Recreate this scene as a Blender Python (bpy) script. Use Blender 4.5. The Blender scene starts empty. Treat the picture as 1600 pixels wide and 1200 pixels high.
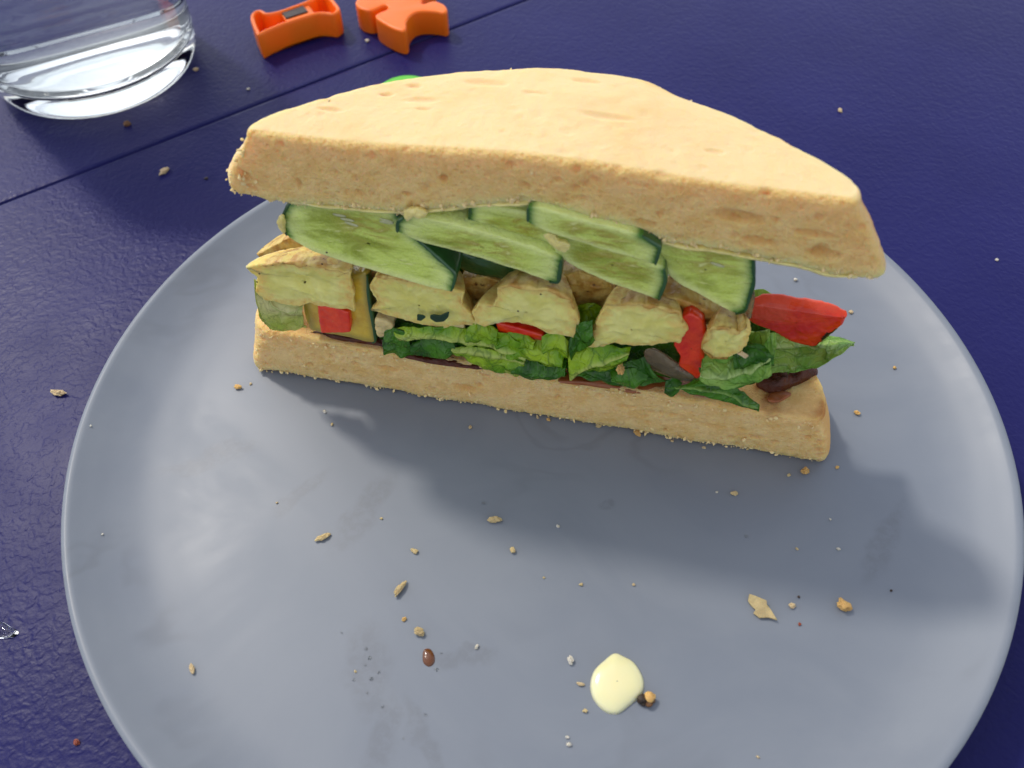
import bpy, math, random
import numpy as np
from mathutils import Matrix, Vector

# ------------------------------------------------------------------ camera, sky, sun, exposure
CM = 0.01                                   # all shapes below are written in centimetres
scn = bpy.context.scene
col = scn.collection
cd = bpy.data.cameras.new('camera'); cam = bpy.data.objects.new('camera', cd); col.objects.link(cam)
cd.sensor_width = 36.0; cd.lens = 30.15; cd.clip_start = 0.01; cd.clip_end = 50
cR, cU, cF = (0.999702, -0.019389, -0.014837), (0.024415, 0.793934, 0.607514), (0.000000, 0.607695, -0.794171)
cam.matrix_world = Matrix(((cR[0], cU[0], -cF[0], 0), (cR[1], cU[1], -cF[1], 0),
                           (cR[2], cU[2], -cF[2], 19.162 * CM), (0, 0, 0, 1)))
cd.dof.use_dof = True; cd.dof.focus_distance = 0.215; cd.dof.aperture_fstop = 19
scn.camera = cam

SUN = Vector((-3.6, 3.84, 6.39)).normalized()
w = bpy.data.worlds.new("World"); scn.world = w; w.use_nodes = True
sky = w.node_tree.nodes.new('ShaderNodeTexSky'); sky.sky_type = 'NISHITA'; sky.sun_disc = False
sky.sun_elevation = math.asin(SUN.z); sky.sun_rotation = math.atan2(SUN.x, SUN.y)
sky.air_density = 1.0; sky.dust_density = 1.0; sky.ozone_density = 0.5
hs = w.node_tree.nodes.new('ShaderNodeHueSaturation'); hs.inputs['Saturation'].default_value = 0.35   # thin high cloud: a whitish sky
w.node_tree.links.new(sky.outputs[0], hs.inputs['Color']); w.node_tree.links.new(hs.outputs[0], w.node_tree.nodes['Background'].inputs[0])
w.node_tree.nodes['Background'].inputs[1].default_value = 0.15
sl = bpy.data.lights.new('sun', 'SUN'); sl.energy = 1.15; sl.angle = math.radians(5.5); sl.color = (1, 0.93, 0.82)
so = bpy.data.objects.new('sun', sl); col.objects.link(so)
so.rotation_euler = SUN.to_track_quat('Z', 'Y').to_euler(); so.location = (-.36, .6, .7)
scn.view_settings.view_transform = 'Standard'; scn.view_settings.look = 'None'
scn.view_settings.exposure = 0.68; scn.view_settings.gamma = 1.0
scn.render.engine = 'CYCLES'

# ------------------------------------------------------------------ maths helpers
rng = np.random.default_rng(7)
AX, AY = (-7.0636, 14.5964)                                  # front left corner of the cut face on the plate
ANG = math.radians(-13.3066)                     # direction of the cut face
ca, sa = math.cos(ANG), math.sin(ANG)
def SW(p):                                   # sandwich frame (along cut, behind cut, height) -> world, cm
    p = np.asarray(p, float)
    return np.stack([AX + p[..., 0]*ca - p[..., 1]*sa, AY + p[..., 0]*sa + p[..., 1]*ca, p[..., 2]], -1)

def _h(i, j, k, seed):
    n = (i*374761393 + j*668265263 + k*2147483647 + seed*1274126177) & 0xffffffff
    n = ((n ^ (n >> 13)) * 1274126177) & 0xffffffff
    n = ((n ^ (n >> 16)) * 2246822519) & 0xffffffff
    return ((n ^ (n >> 15)) & 0xffffff) / float(0xffffff)
def vn(P, sc, seed=0):                       # value noise, -1..1
    P = np.asarray(P, float)*sc + 100.5
    I = np.floor(P).astype(np.int64); f = P - I; f = f*f*(3 - 2*f); r = 0
    for a in (0, 1):
        for b in (0, 1):
            for c in (0, 1):
                wgt = (f[..., 0] if a else 1-f[..., 0])*(f[..., 1] if b else 1-f[..., 1])*(f[..., 2] if c else 1-f[..., 2])
                r = r + wgt*_h(I[..., 0]+a, I[..., 1]+b, I[..., 2]+c, seed)
    return r*2 - 1
def fbm(P, sc, o=3, seed=0, g=.5):
    r = 0; a = 1; t = 0
    for i in range(o):
        r = r + a*vn(P, sc, seed+i*17); t += a; a *= g; sc *= 2.03
    return r/t
def cells(P, sc, seed=0):                    # distance to random points and a random value per point
    P = np.asarray(P, float)*sc + 100.5
    I = np.floor(P).astype(np.int64); best = np.full(P.shape[:-1], 9.); val = np.zeros(P.shape[:-1])
    for a in (-1, 0, 1):
        for b in (-1, 0, 1):
            for c in (-1, 0, 1):
                J = I + np.array([a, b, c])
                q = np.stack([J[..., i] + _h(J[..., 0], J[..., 1], J[..., 2], seed+i+1) for i in range(3)], -1)
                d = np.linalg.norm(P - q, axis=-1); m = d < best
                best = np.where(m, d, best); val = np.where(m, _h(J[..., 0], J[..., 1], J[..., 2], seed+9), val)
    return best, val
def smooth(a, b, x):
    t = np.clip((x-a)/(b-a), 0, 1); return t*t*(3-2*t)
def resample(pts, n, closed=False, curve=True):
    P = np.array(pts, float)
    if curve and len(P) > 2:                 # Catmull-Rom through the points
        Q = np.vstack([P[-1], P, P[0], P[1]]) if closed else np.vstack([2*P[0]-P[1], P, 2*P[-1]-P[-2]])
        out = []
        m = len(P) if closed else len(P)-1
        for i in range(m):
            p0, p1, p2, p3 = Q[i], Q[i+1], Q[i+2], Q[i+3]
            for t in np.linspace(0, 1, 12, endpoint=False):
                out.append(.5*((2*p1) + (-p0+p2)*t + (2*p0-5*p1+4*p2-p3)*t*t + (-p0+3*p1-3*p2+p3)*t**3))
        out.append(P[0] if closed else P[-1]); P = np.array(out)
    elif closed: P = np.vstack([P, P[0]])
    L = np.r_[0, np.cumsum(np.linalg.norm(np.diff(P, axis=0), axis=1))]
    t = np.linspace(0, L[-1], n, endpoint=not closed)
    return np.stack([np.interp(t, L, P[:, i]) for i in range(P.shape[1])], -1)
def vnormals(V, F):
    N = np.zeros_like(V)
    for f in (F[:, [0, 1, 2]], F[:, [0, 2, 3]] if F.shape[1] == 4 else F[:, [0, 1, 2]]):
        c = np.cross(V[f[:, 1]]-V[f[:, 0]], V[f[:, 2]]-V[f[:, 0]])
        for i in range(3): np.add.at(N, f[:, i], c)
    return N/np.maximum(np.linalg.norm(N, axis=1, keepdims=True), 1e-12)

# ------------------------------------------------------------------ object helpers
def root_of(o):
    while o.parent: o = o.parent
    return o
def mk(name, V, F, mat, parent=None, frame='S', attrs=None, flat=False, base=None, rot=None):
    """one mesh object; V in cm (sandwich frame 'S' or world 'W'); a child shares its parent's base point"""
    V = np.asarray(V, float)
    ang = 0.0
    if frame == 'S': V = SW(V); ang = ANG
    if rot is not None: ang = rot
    if parent is not None:
        base = np.array(parent['_base']); ang = parent['_ang']
    elif base is None:
        lo, hi = V.min(0), V.max(0); base = np.array([(lo[0]+hi[0])/2, (lo[1]+hi[1])/2, lo[2]])
    L = V - np.asarray(base, float)
    c, s = math.cos(-ang), math.sin(-ang)
    L = np.stack([L[:, 0]*c - L[:, 1]*s, L[:, 0]*s + L[:, 1]*c, L[:, 2]], -1)*CM
    me = bpy.data.meshes.new(name)
    me.from_pydata(L.tolist(), [], [list(map(int, f)) for f in F] if not isinstance(F, np.ndarray) else F.tolist())
    if not flat: me.polygons.foreach_set('use_smooth', [True]*len(me.polygons))
    for k, v in (attrs or {}).items():
        v = np.asarray(v, float)
        if v.ndim == 1:
            me.attributes.new(k, 'FLOAT', 'POINT').data.foreach_set('value', v.astype(np.float32))
        else:
            me.attributes.new(k, 'FLOAT_VECTOR', 'POINT').data.foreach_set('vector', v.astype(np.float32).ravel())
    me.update(); me.materials.append(mat)
    o = bpy.data.objects.new(name, me); col.objects.link(o)
    if parent is not None: o.parent = parent
    else:
        o.location = np.asarray(base)*CM; o.rotation_euler = (0, 0, ang); o['_base'] = [float(x) for x in base]; o['_ang'] = ang
    return o
def empty(name, base, ang=0.0, frame='S'):
    b = SW(base) if frame == 'S' else np.array(base, float)
    if frame == 'S': ang = ANG
    o = bpy.data.objects.new(name, None); col.objects.link(o); o.empty_display_size = .01
    o.location = b*CM; o.rotation_euler = (0, 0, ang); o['_base'] = [float(x) for x in b]; o['_ang'] = ang
    return o
def tag(o, label, cat=None, group=None, kind=None):
    if label: o['label'] = label
    if cat: o['category'] = cat
    if group: o['group'] = group
    if kind: o['kind'] = kind
    return o

def ring_faces(n, m, close=True):
    """quads between m consecutive rings of n points"""
    i = np.arange(n if close else n-1); j = (i+1) % n
    return np.concatenate([np.stack([r*n+i, r*n+j, (r+1)*n+j, (r+1)*n+i], -1) for r in range(m-1)])
def ico(sub=1):
    t = (1+5**.5)/2
    V = [(-1, t, 0), (1, t, 0), (-1, -t, 0), (1, -t, 0), (0, -1, t), (0, 1, t), (0, -1, -t), (0, 1, -t), (t, 0, -1), (t, 0, 1), (-t, 0, -1), (-t, 0, 1)]
    F = [(0, 11, 5), (0, 5, 1), (0, 1, 7), (0, 7, 10), (0, 10, 11), (1, 5, 9), (5, 11, 4), (11, 10, 2), (10, 7, 6), (7, 1, 8), (3, 9, 4), (3, 4, 2), (3, 2, 6), (3, 6, 8), (3, 8, 9), (4, 9, 5), (2, 4, 11), (6, 2, 10), (8, 6, 7), (9, 8, 1)]
    V = [np.array(v, float)/np.linalg.norm(v) for v in V]
    for _ in range(sub):
        mid = {}; G = []
        def m(a, b):
            k = (min(a, b), max(a, b))
            if k not in mid:
                q = V[a]+V[b]; V.append(q/np.linalg.norm(q)); mid[k] = len(V)-1
            return mid[k]
        for a, b, c in F:
            ab, bc, cc = m(a, b), m(b, c), m(c, a); G += [(a, ab, cc), (b, bc, ab), (c, cc, bc), (ab, bc, cc)]
        F = G
    return np.array(V), np.array(F)
ICO0, ICO1, ICO2, ICO3 = ico(0), ico(1), ico(2), ico(3)

# ------------------------------------------------------------------ materials
class M:
    def __init__(s, name):
        s.m = bpy.data.materials.new(name); s.m.use_nodes = True; s.t = s.m.node_tree; s.b = s.t.nodes['Principled BSDF']
        s.tc = s.n('TexCoord'); mp = s.n('Mapping'); mp.inputs['Scale'].default_value = (100, 100, 100)
        oi = s.n('ObjectInfo'); s.obj = oi
        v = s.n('VectorMath', operation='SCALE'); v.inputs[0].default_value = (31, 17, 23); s.l(oi.outputs['Random'], v.inputs['Scale'])
        s.l(s.tc.outputs['Object'], mp.inputs[0]); s.l(v.outputs[0], mp.inputs['Location']); s.co = mp.outputs[0]   # cm
    def n(s, kind, **k):
        q = s.t.nodes.new('ShaderNode'+kind)
        for a, b in k.items(): setattr(q, a, b)
        return q
    def l(s, a, b): s.t.links.new(a, b)
    def setv(s, inp, v):
        if hasattr(v, 'is_linked') or hasattr(v, 'links'): s.l(v, inp)
        else: inp.default_value = v if not isinstance(v, tuple) or len(v) != 3 or inp.type != 'RGBA' else (*v, 1)
    def p(s, **k):
        names = dict(color='Base Color', rough='Roughness', sss='Subsurface Weight', ssr='Subsurface Radius', sscale='Subsurface Scale', spec='Specular IOR Level', trans='Transmission Weight', ior='IOR', coat='Coat Weight', coatr='Coat Roughness', normal='Normal', sheen='Sheen Weight', alpha='Alpha', metal='Metallic')
        for a, b in k.items(): s.setv(s.b.inputs[names[a]], b)
        return s
    def noise(s, sc, detail=4, rough=.55, co=None, dist=0):
        q = s.n('TexNoise'); q.inputs['Scale'].default_value = sc; q.inputs['Detail'].default_value = detail
        q.inputs['Roughness'].default_value = rough; q.inputs['Distortion'].default_value = dist; s.l(co or s.co, q.inputs['Vector']); return q.outputs['Fac']
    def vor(s, sc, feature='F1', co=None, out='Distance', rnd=1):
        q = s.n('TexVoronoi', feature=feature); q.inputs['Scale'].default_value = sc; q.inputs['Randomness'].default_value = rnd; s.l(co or s.co, q.inputs['Vector']); return q.outputs[out]
    def attr(s, name, out='Fac'):
        q = s.n('Attribute', attribute_name=name); return q.outputs[out]
    def ramp(s, f, lo, hi, a=0., b=1.):
        q = s.n('MapRange'); q.interpolation_type = 'SMOOTHSTEP'
        for i, v in zip(('Value', 'From Min', 'From Max', 'To Min', 'To Max'), (f, lo, hi, a, b)): s.setv(q.inputs[i], v)
        return q.outputs[0]
    def mix(s, f, a, b, mode='MIX'):
        q = s.n('Mix', data_type='RGBA', blend_type=mode); s.setv(q.inputs[0], f); s.setv(q.inputs[6], a); s.setv(q.inputs[7], b); return q.outputs[2]
    def math(s, op, a, b=0.):
        q = s.n('Math', operation=op); s.setv(q.inputs[0], a); s.setv(q.inputs[1], b); return q.outputs[0]
    def bump(s, h, dist, strength=1., prev=None):
        q = s.n('Bump'); q.inputs['Strength'].default_value = strength; q.inputs['Distance'].default_value = dist*CM; s.l(h, q.inputs['Height'])
        if prev: s.l(prev, q.inputs['Normal'])
        return q.outputs[0]

PC = (0.608, 12.637)                          # centre of the plate
# table: dark blue plastic with a leather grain
m = M('blue_table_plastic')
wob = m.n('TexNoise'); wob.inputs['Scale'].default_value = 3.2; wob.inputs['Detail'].default_value = 2; m.l(m.co, wob.inputs['Vector'])
wv = m.n('VectorMath', operation='MULTIPLY_ADD'); m.l(wob.outputs['Color'], wv.inputs[0]); wv.inputs[1].default_value = (.5, .5, .5); m.l(m.co, wv.inputs[2])
gr = m.ramp(m.vor(5.2, 'SMOOTH_F1', wv.outputs[0]), .1, .75, 1, 0)
gr2 = m.noise(9, 3)
hh = m.math('ADD', gr, m.math('MULTIPLY', gr2, .9))
m.p(color=m.mix(m.ramp(m.noise(.12, 5), .35, .7), (.0115, .0115, .088), (.015, .015, .104)),
    rough=m.ramp(m.noise(.35, 6), .3, .75, .36, .44), spec=.13, normal=m.bump(hh, .013, .6))
MT_TABLE = m.m

# plate: satin blue grey glaze with faint greasy smears
m = M('grey_plate_glaze')
sw = m.noise(.16, 5, .6, dist=2.2); sp = m.noise(14, 3)
lines = m.ramp(m.math('ABSOLUTE', m.math('SUBTRACT', m.noise(.22, 3, .5, dist=1.6), .5)), 0, .06, 1, 0); msk = m.ramp(m.noise(.11, 2), .5, .62); lines = m.math('MULTIPLY', lines, msk)
sm_ = None                                   # greasy smears and wipe marks, each with its own place on the glaze
raw = m.n('VectorMath', operation='SCALE'); m.l(m.tc.outputs['Object'], raw.inputs[0]); raw.inputs['Scale'].default_value = 100
wn = m.n('TexNoise'); wn.inputs['Scale'].default_value = .9; wn.inputs['Detail'].default_value = 4; m.l(raw.outputs[0], wn.inputs['Vector'])
wv = m.n('VectorMath', operation='MULTIPLY_ADD'); m.l(wn.outputs['Color'], wv.inputs[0]); wv.inputs[1].default_value = (1.1, 1.1, 0); m.l(raw.outputs[0], wv.inputs[2])
for (px_, py_), (rx_, ry_), an_ in zip([(-3.22, 6.35), (-2.78, 4.97), (-3.68, 10.14), (-5.22, 10.71), (-1.04, 6.50), (2.23, 10.15), (8.55, 9.13), (-7.60, 11.70), (-1.99, 4.82)], ((.55, 1.1), (.35, 1.1), (.35, 1.4), (.3, .9), (.7, .22), (.25, .2), (.3, 1.4), (1.4, .35), (.3, 1.2)), (.1, -.15, -.5, -.9, .1, 0, -.6, .3, .3)):
    mp = m.n('Mapping', vector_type='TEXTURE'); m.l(wv.outputs[0], mp.inputs[0]); mp.inputs['Location'].default_value = (px_-PC[0]+.55, py_-PC[1]+.55, .0); mp.inputs['Rotation'].default_value = (0, 0, an_); mp.inputs['Scale'].default_value = (rx_, ry_, 50)
    ln = m.n('VectorMath', operation='LENGTH'); m.l(mp.outputs[0], ln.inputs[0]); q = m.ramp(ln.outputs['Value'], 1.15, .55)
    sm_ = q if sm_ is None else m.math('MAXIMUM', sm_, q)
sm_ = m.math('MULTIPLY', sm_, m.ramp(m.noise(5, 5, .7), .35, .6, .35, 1)); lines = m.math('MAXIMUM', m.math('MULTIPLY', lines, .7), sm_)
m.p(color=m.mix(m.math('MULTIPLY', lines, .55), m.mix(m.ramp(sw, .3, .75), (.176, .198, .238), (.196, .218, .256)), (.140, .152, .178)),
    rough=m.math('ADD', m.math('ADD', m.ramp(sw, .25, .75, .34, .50), m.math('MULTIPLY', sp, .04)), m.math('MULTIPLY', lines, -.03)), spec=.45,
    normal=m.bump(m.noise(22, 2), .0012, .6))
MT_PLATE = m.m

def bread_mat(name, crumb, crumb2, top, brown):
    m = M(name)
    a = m.noise(2.2, 6, .65); b = m.noise(11, 4); cr = m.attr('crust'); br = m.attr('browned'); pit = m.attr('pit'); pale = m.attr('pale')
    c1 = m.mix(m.ramp(a, .35, .68), crumb, crumb2)
    c1 = m.mix(m.ramp(b, .52, .75, 0, .5), c1, tuple(min(1, x*1.22) for x in crumb))
    c1 = m.mix(m.math('MULTIPLY', pit, .65), c1, (.70, .36, .10))
    c2 = m.mix(m.math('MULTIPLY', pit, .28), top, (.72, .46, .19)); c2 = m.mix(m.ramp(m.noise(1.1, 5), .42, .75, 0, .4), c2, tuple(x*y for x, y in zip(top, (.93, .82, .66))))
    c = m.mix(cr, c1, c2); c = m.mix(br, c, brown); c = m.mix(pale, c, (.86, .72, .30))
    por = m.vor(13, 'F1'); por2 = m.vor(27, 'F1')
    h = m.math('ADD', m.math('MULTIPLY', m.ramp(por, 0, .5), .8), m.math('ADD', m.math('MULTIPLY', m.ramp(por2, 0, .5), .35), m.noise(34, 4)))
    amt = m.math('SUBTRACT', 1.0, m.math('MULTIPLY', cr, .78))
    hb = m.n('Bump'); hb.inputs['Distance'].default_value = .028*CM; m.l(h, hb.inputs['Height']); m.l(amt, hb.inputs['Strength'])
    m.p(color=c, rough=.82, spec=.25, sss=.6, ssr=(1.0, .5, .18), sscale=.006, normal=hb.outputs[0])
    return m.m
MT_BREADT = bread_mat('top_bread', (.86, .60, .25), (.80, .51, .18), (.80, .595, .31), (.58, .27, .07))
MT_BREADB = bread_mat('bottom_bread', (.80, .56, .25), (.72, .45, .16), (.76, .45, .155), (.36, .12, .03))
MT_FRINGE = M('bread_crumb_bits').p(color=(.84, .62, .30), rough=.85, sss=.3, ssr=(1, .55, .25), sscale=.002).m

def food(name, color, rough=.4, sss=.3, ssr=(1, .6, .3), sscale=.002, spec=.5, bumpd=.01, bs=12, coat=0., **k):
    m = M(name); c = m.mix(m.ramp(m.noise(3, 5), .35, .7), color, tuple(x*.72 for x in color))
    m.p(color=c, rough=rough, sss=sss, ssr=ssr, sscale=sscale, spec=spec, normal=m.bump(m.noise(bs, 5), bumpd), coat=coat, **k)
    return m
# cucumber flesh
m = M('cucumber_flesh')
core = m.attr('core'); rim = m.attr('rim'); wet = m.noise(5, 4)
mp = m.n('Mapping'); mp.inputs['Scale'].default_value = (.6, 1, 2.0); m.l(m.co, mp.inputs[0]); fib = m.noise(3.0, 6, .65, co=mp.outputs[0], dist=.5); low = m.noise(1.1, 4, .6, co=mp.outputs[0], dist=.6)
c = m.mix(m.ramp(low, .36, .62), (.30, .36, .03), (.62, .74, .15)); c = m.mix(m.math('MULTIPLY', core, m.ramp(fib, .40, .60)), c, (.40, .34, .05))
c = m.mix(m.ramp(m.math('ADD', rim, m.math('MULTIPLY', fib, .3)), .42, .14, 0, .9), c, (.76, .86, .30)); c = m.mix(m.ramp(fib, .57, .72, 0, .8), c, (.80, .84, .34))
c = m.mix(m.ramp(m.attr('edge'), .15, .8), c, (.05, .18, .015))
m.p(color=c, rough=m.ramp(wet, .4, .6, .1, .3), spec=.45, sss=.4, ssr=(.9, 1, .3), sscale=.005, coat=.12, coatr=.06, normal=m.bump(m.math('ADD', m.noise(7, 5), m.math('MULTIPLY', fib, 1.2)), .06))
MT_CUKE = m.m
MT_PEEL = food('cucumber_peel', (.018, .085, .018), .28, .05, bumpd=.02, bs=7, coat=.4, coatr=.15).m
MT_SEED = food('cucumber_seed', (.62, .62, .32), .25, .5, (1, .9, .4)).m
# potato
m = M('potato_flesh')
e = m.attr('edge'); ee = m.math('ADD', e, m.math('MULTIPLY', m.math('SUBTRACT', m.noise(7, 4), .5), .9))
c = m.mix(m.ramp(m.noise(1.6, 5), .35, .7), (.80, .75, .27), (.70, .64, .17)); c = m.mix(m.ramp(ee, .62, 1.05), c, (.76, .56, .17)); c = m.mix(m.ramp(ee, .98, 1.2, 0, .6), c, (.60, .27, .05))
m.p(color=c, rough=.45, spec=.22, sss=.45, ssr=(1, .8, .35), sscale=.0035, normal=m.bump(m.math('ADD', m.noise(9, 6, .65), m.math('MULTIPLY', m.noise(60, 2), .3)), .028))
MT_POT = m.m
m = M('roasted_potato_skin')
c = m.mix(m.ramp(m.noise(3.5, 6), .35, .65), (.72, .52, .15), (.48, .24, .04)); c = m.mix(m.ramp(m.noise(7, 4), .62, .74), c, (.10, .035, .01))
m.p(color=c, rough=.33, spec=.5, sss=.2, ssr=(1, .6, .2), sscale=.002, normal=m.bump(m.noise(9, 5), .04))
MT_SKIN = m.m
MT_HERB = food('green_herb', (.008, .045, .016), .4, .05).m
# peppers
m = M('roasted_red_pepper'); ch = m.attr('char')
c = m.mix(m.ramp(m.noise(2.2, 5), .3, .7), (.62, .012, .004), (.80, .055, .006)); c = m.mix(m.attr('top'), c, (.74, .075, .03))
c = m.mix(m.ramp(m.math('ADD', ch, m.math('MULTIPLY', m.noise(6, 5), 1.1)), .95, 1.15), c, (.03, .008, .006))
m.p(color=c, rough=m.ramp(m.attr('top'), 0, 1, .16, .42), spec=.5, sss=.15, ssr=(1, .15, .05), sscale=.003, coat=.3, coatr=.2, normal=m.bump(m.noise(14, 4), .012))
MT_PEPPER = m.m
m = M('courgette_flesh')
c = m.mix(m.ramp(m.noise(2, 4), .35, .7), (.70, .50, .05), (.55, .33, .02)); c = m.mix(m.ramp(m.attr('edge'), .7, 1), c, (.34, .26, .04))
m.p(color=c, rough=.25, spec=.5, sss=.4, ssr=(1, .7, .2), sscale=.003, coat=.4, coatr=.15, normal=m.bump(m.noise(12, 4), .015)); MT_COURG = m.m
MT_ONION = food('translucent_onion', (.42, .32, .18), .2, .6, (1, .8, .5), .005, trans=.75).m
MT_JAM = food('dark_chutney', (.085, .016, .004), .3, .15, (1, .2, .1), .002, spec=.35, bumpd=.09, bs=6).m
MT_JAMT = food('thin_chutney_stain', (.30, .085, .02), .3, .2).m
MT_MAYO = food('mayonnaise', (.84, .70, .25), .3, .5, (1, .85, .4), .003, bumpd=.02, bs=8, coat=.3, coatr=.12).m
MT_DROP = M('mayonnaise_drop').p(color=(.85, .78, .44), rough=.16, sss=.6, ssr=(1, .85, .4), sscale=.003, coat=.5, coatr=.08).m
MT_CHEESE = food('pale_cheese_cube', (.74, .58, .26), .45, .4).m
MT_SPECK = M('black_pepper_speck').p(color=(.015, .010, .007), rough=.7).m

def leaf_mat(name, c_lo, c_hi, c_vein, c_back, trl=.35):
    m = M(name)
    pc = m.attr('pc', 'Vector'); wob = m.n('TexNoise'); wob.inputs['Scale'].default_value = 1.7; wob.inputs['Detail'].default_value = 3; m.l(pc, wob.inputs['Vector'])
    v = m.n('VectorMath', operation='MULTIPLY_ADD'); m.l(wob.outputs['Color'], v.inputs[0]); v.inputs[1].default_value = (.5, .5, .5); m.l(pc, v.inputs[2])
    big = m.vor(1.5, 'DISTANCE_TO_EDGE', v.outputs[0]); sml = m.vor(4.5, 'DISTANCE_TO_EDGE', v.outputs[0])
    vb = m.ramp(big, 0, .05, 1, 0); vs = m.ramp(sml, 0, .06, .15, 0); vein = m.math('MAXIMUM', vb, vs)
    c = m.mix(m.ramp(m.noise(1.3, 5, co=pc), .33, .68), c_lo, c_hi)
    c = m.mix(m.attr('rib'), c, c_back); c = m.mix(m.math('MULTIPLY', vein, .5), c, c_vein)
    hgt = m.math('ADD', m.ramp(big, 0, .16), m.math('MULTIPLY', m.ramp(sml, 0, .14), .4))
    bn = m.bump(hgt, .045, .8); bn = m.bump(m.noise(16, 3), .012, .5, bn)
    m.p(color=c, rough=m.ramp(m.noise(4, 3), .4, .65, .14, .34), spec=.5, normal=bn)
    t = m.n('BsdfTranslucent'); m.l(c, t.inputs['Color']); m.l(bn, t.inputs['Normal']); x = m.n('MixShader'); x.inputs[0].default_value = trl
    m.l(m.b.outputs[0], x.inputs[1]); m.l(t.outputs[0], x.inputs[2]); m.l(x.outputs[0], m.t.nodes['Material Output'].inputs[0])
    return m.m
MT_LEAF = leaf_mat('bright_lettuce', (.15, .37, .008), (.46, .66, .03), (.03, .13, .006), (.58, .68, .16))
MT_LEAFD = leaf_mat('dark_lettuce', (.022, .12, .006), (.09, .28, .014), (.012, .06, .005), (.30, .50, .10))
MT_LEAFP = leaf_mat('pale_lettuce', (.42, .52, .07), (.62, .64, .18), (.30, .42, .05), (.72, .70, .32))
MT_LEAFR = leaf_mat('grey_green_lettuce', (.18, .42, .05), (.40, .60, .12), (.05, .18, .015), (.50, .66, .22))

MT_GLASS = M('clear_glass').p(color=(.93, .95, .94), rough=0.0, trans=1.0, ior=1.5).m
MT_WATER = M('water').p(color=(1, 1, 1), rough=0.0, trans=1.0, ior=1.333).m
m = M('orange_plastic'); m.p(color=m.mix(m.noise(1, 3), (.92, .15, .004), (.95, .19, .006)), rough=.38, spec=.4, sss=.25, ssr=(1, .3, .05), sscale=.003, normal=m.bump(m.noise(22, 3), .003)); MT_ORANGE = m.m
MT_MAGNET = food('dark_magnet', (.045, .032, .03), .6, 0.).m
MT_GREEN = M('green_plastic').p(color=(.10, .52, .012), rough=.35, sss=.2, ssr=(.4, 1, .2), sscale=.003).m
def crumb_mat(name, c, r=.8):
    return food(name, c, r, .25, bumpd=.03, bs=22).m
MC = dict(pale=crumb_mat('pale_crumb', (.58, .44, .22)), gold=crumb_mat('golden_crumb', (.70, .42, .14)), white=crumb_mat('white_crumb', (.62, .57, .48)),
          brown=crumb_mat('brown_crumb', (.16, .07, .02), .4), dark=crumb_mat('dark_crumb', (.04, .022, .012), .5), red=crumb_mat('red_crumb', (.28, .05, .02), .4),
          tan=crumb_mat('tan_crumb', (.62, .46, .26)))

# ------------------------------------------------------------------ table of two panels meeting at a seam
seam = [(-17.25, 22.92), (0.95, 35.32)]
sd = np.array(seam[1]) - np.array(seam[0]); seam_ang = math.atan2(sd[1], sd[0])
mid = (np.array(seam[0]) + np.array(seam[1]))/2
table = empty('table', (mid[0], mid[1], -2.2), seam_ang, 'W')
tag(table, 'dark blue plastic table with leather grained top and a thin seam', 'table')
def panel(y0, y1, x0=-62, x1=62):
    prof = [(y0, -2.2), (y0, -.09), (y0+.05, -.022), (y0+.15, 0), (y1-.15, 0), (y1-.05, -.022), (y1, -.09), (y1, -2.2)]
    V = []
    for x in (x0, x1):
        for y, z in prof: V.append((x, y, z))
    n = len(prof); F = [(i, (i+1) % n, n+(i+1) % n, n+i) for i in range(n)] + [tuple(range(n))[::-1], tuple(range(n, 2*n))]
    V = np.array(V); c, s = math.cos(seam_ang), math.sin(seam_ang)
    V = np.stack([mid[0]+V[:, 0]*c-V[:, 1]*s, mid[1]+V[:, 0]*s+V[:, 1]*c, V[:, 2]], -1)
    mk('table_panel', V, F, MT_TABLE, table, 'W', flat=True)
panel(.03, 34); panel(-52, -.03)

# ------------------------------------------------------------------ plate
PC = (0.608, 12.637)
prof = [(0, .55), (5.2, .55), (5.5, .1), (5.75, 0), (6.05, .1), (6.4, .62), (9.0, .72), (10.7, 1.12), (11.38, 1.44), (11.5, 1.56), (11.5, 1.61), (11.46, 1.66), (11.39, 1.67),
        (11.28, 1.62), (11.0, 1.47), (10.5, 1.25), (9.9, 1.09), (9.2, 1.02), (8.5, 1.0), (7.4, 1.0), (5, 1.0), (2.5, 1.0), (0, 1.0)]
pr = resample(prof[1:-1], 150, curve=True); pr = np.vstack([[0.001, .55], pr, [0.001, 1.0]])
pr[:, 1] = np.where((pr[:, 0] < 8.5) & (pr[:, 1] > .8), 1.0, pr[:, 1])
n = 220; a = np.linspace(0, 2*math.pi, n, endpoint=False)
V = np.concatenate([np.stack([PC[0]+r*np.cos(a), PC[1]+r*np.sin(a), np.full(n, z)], -1) for r, z in pr])
plate = mk('plate', V, ring_faces(n, len(pr)), MT_PLATE, frame='W')
tag(plate, 'large round blue grey plate holding the sandwich', 'plate')

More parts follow.
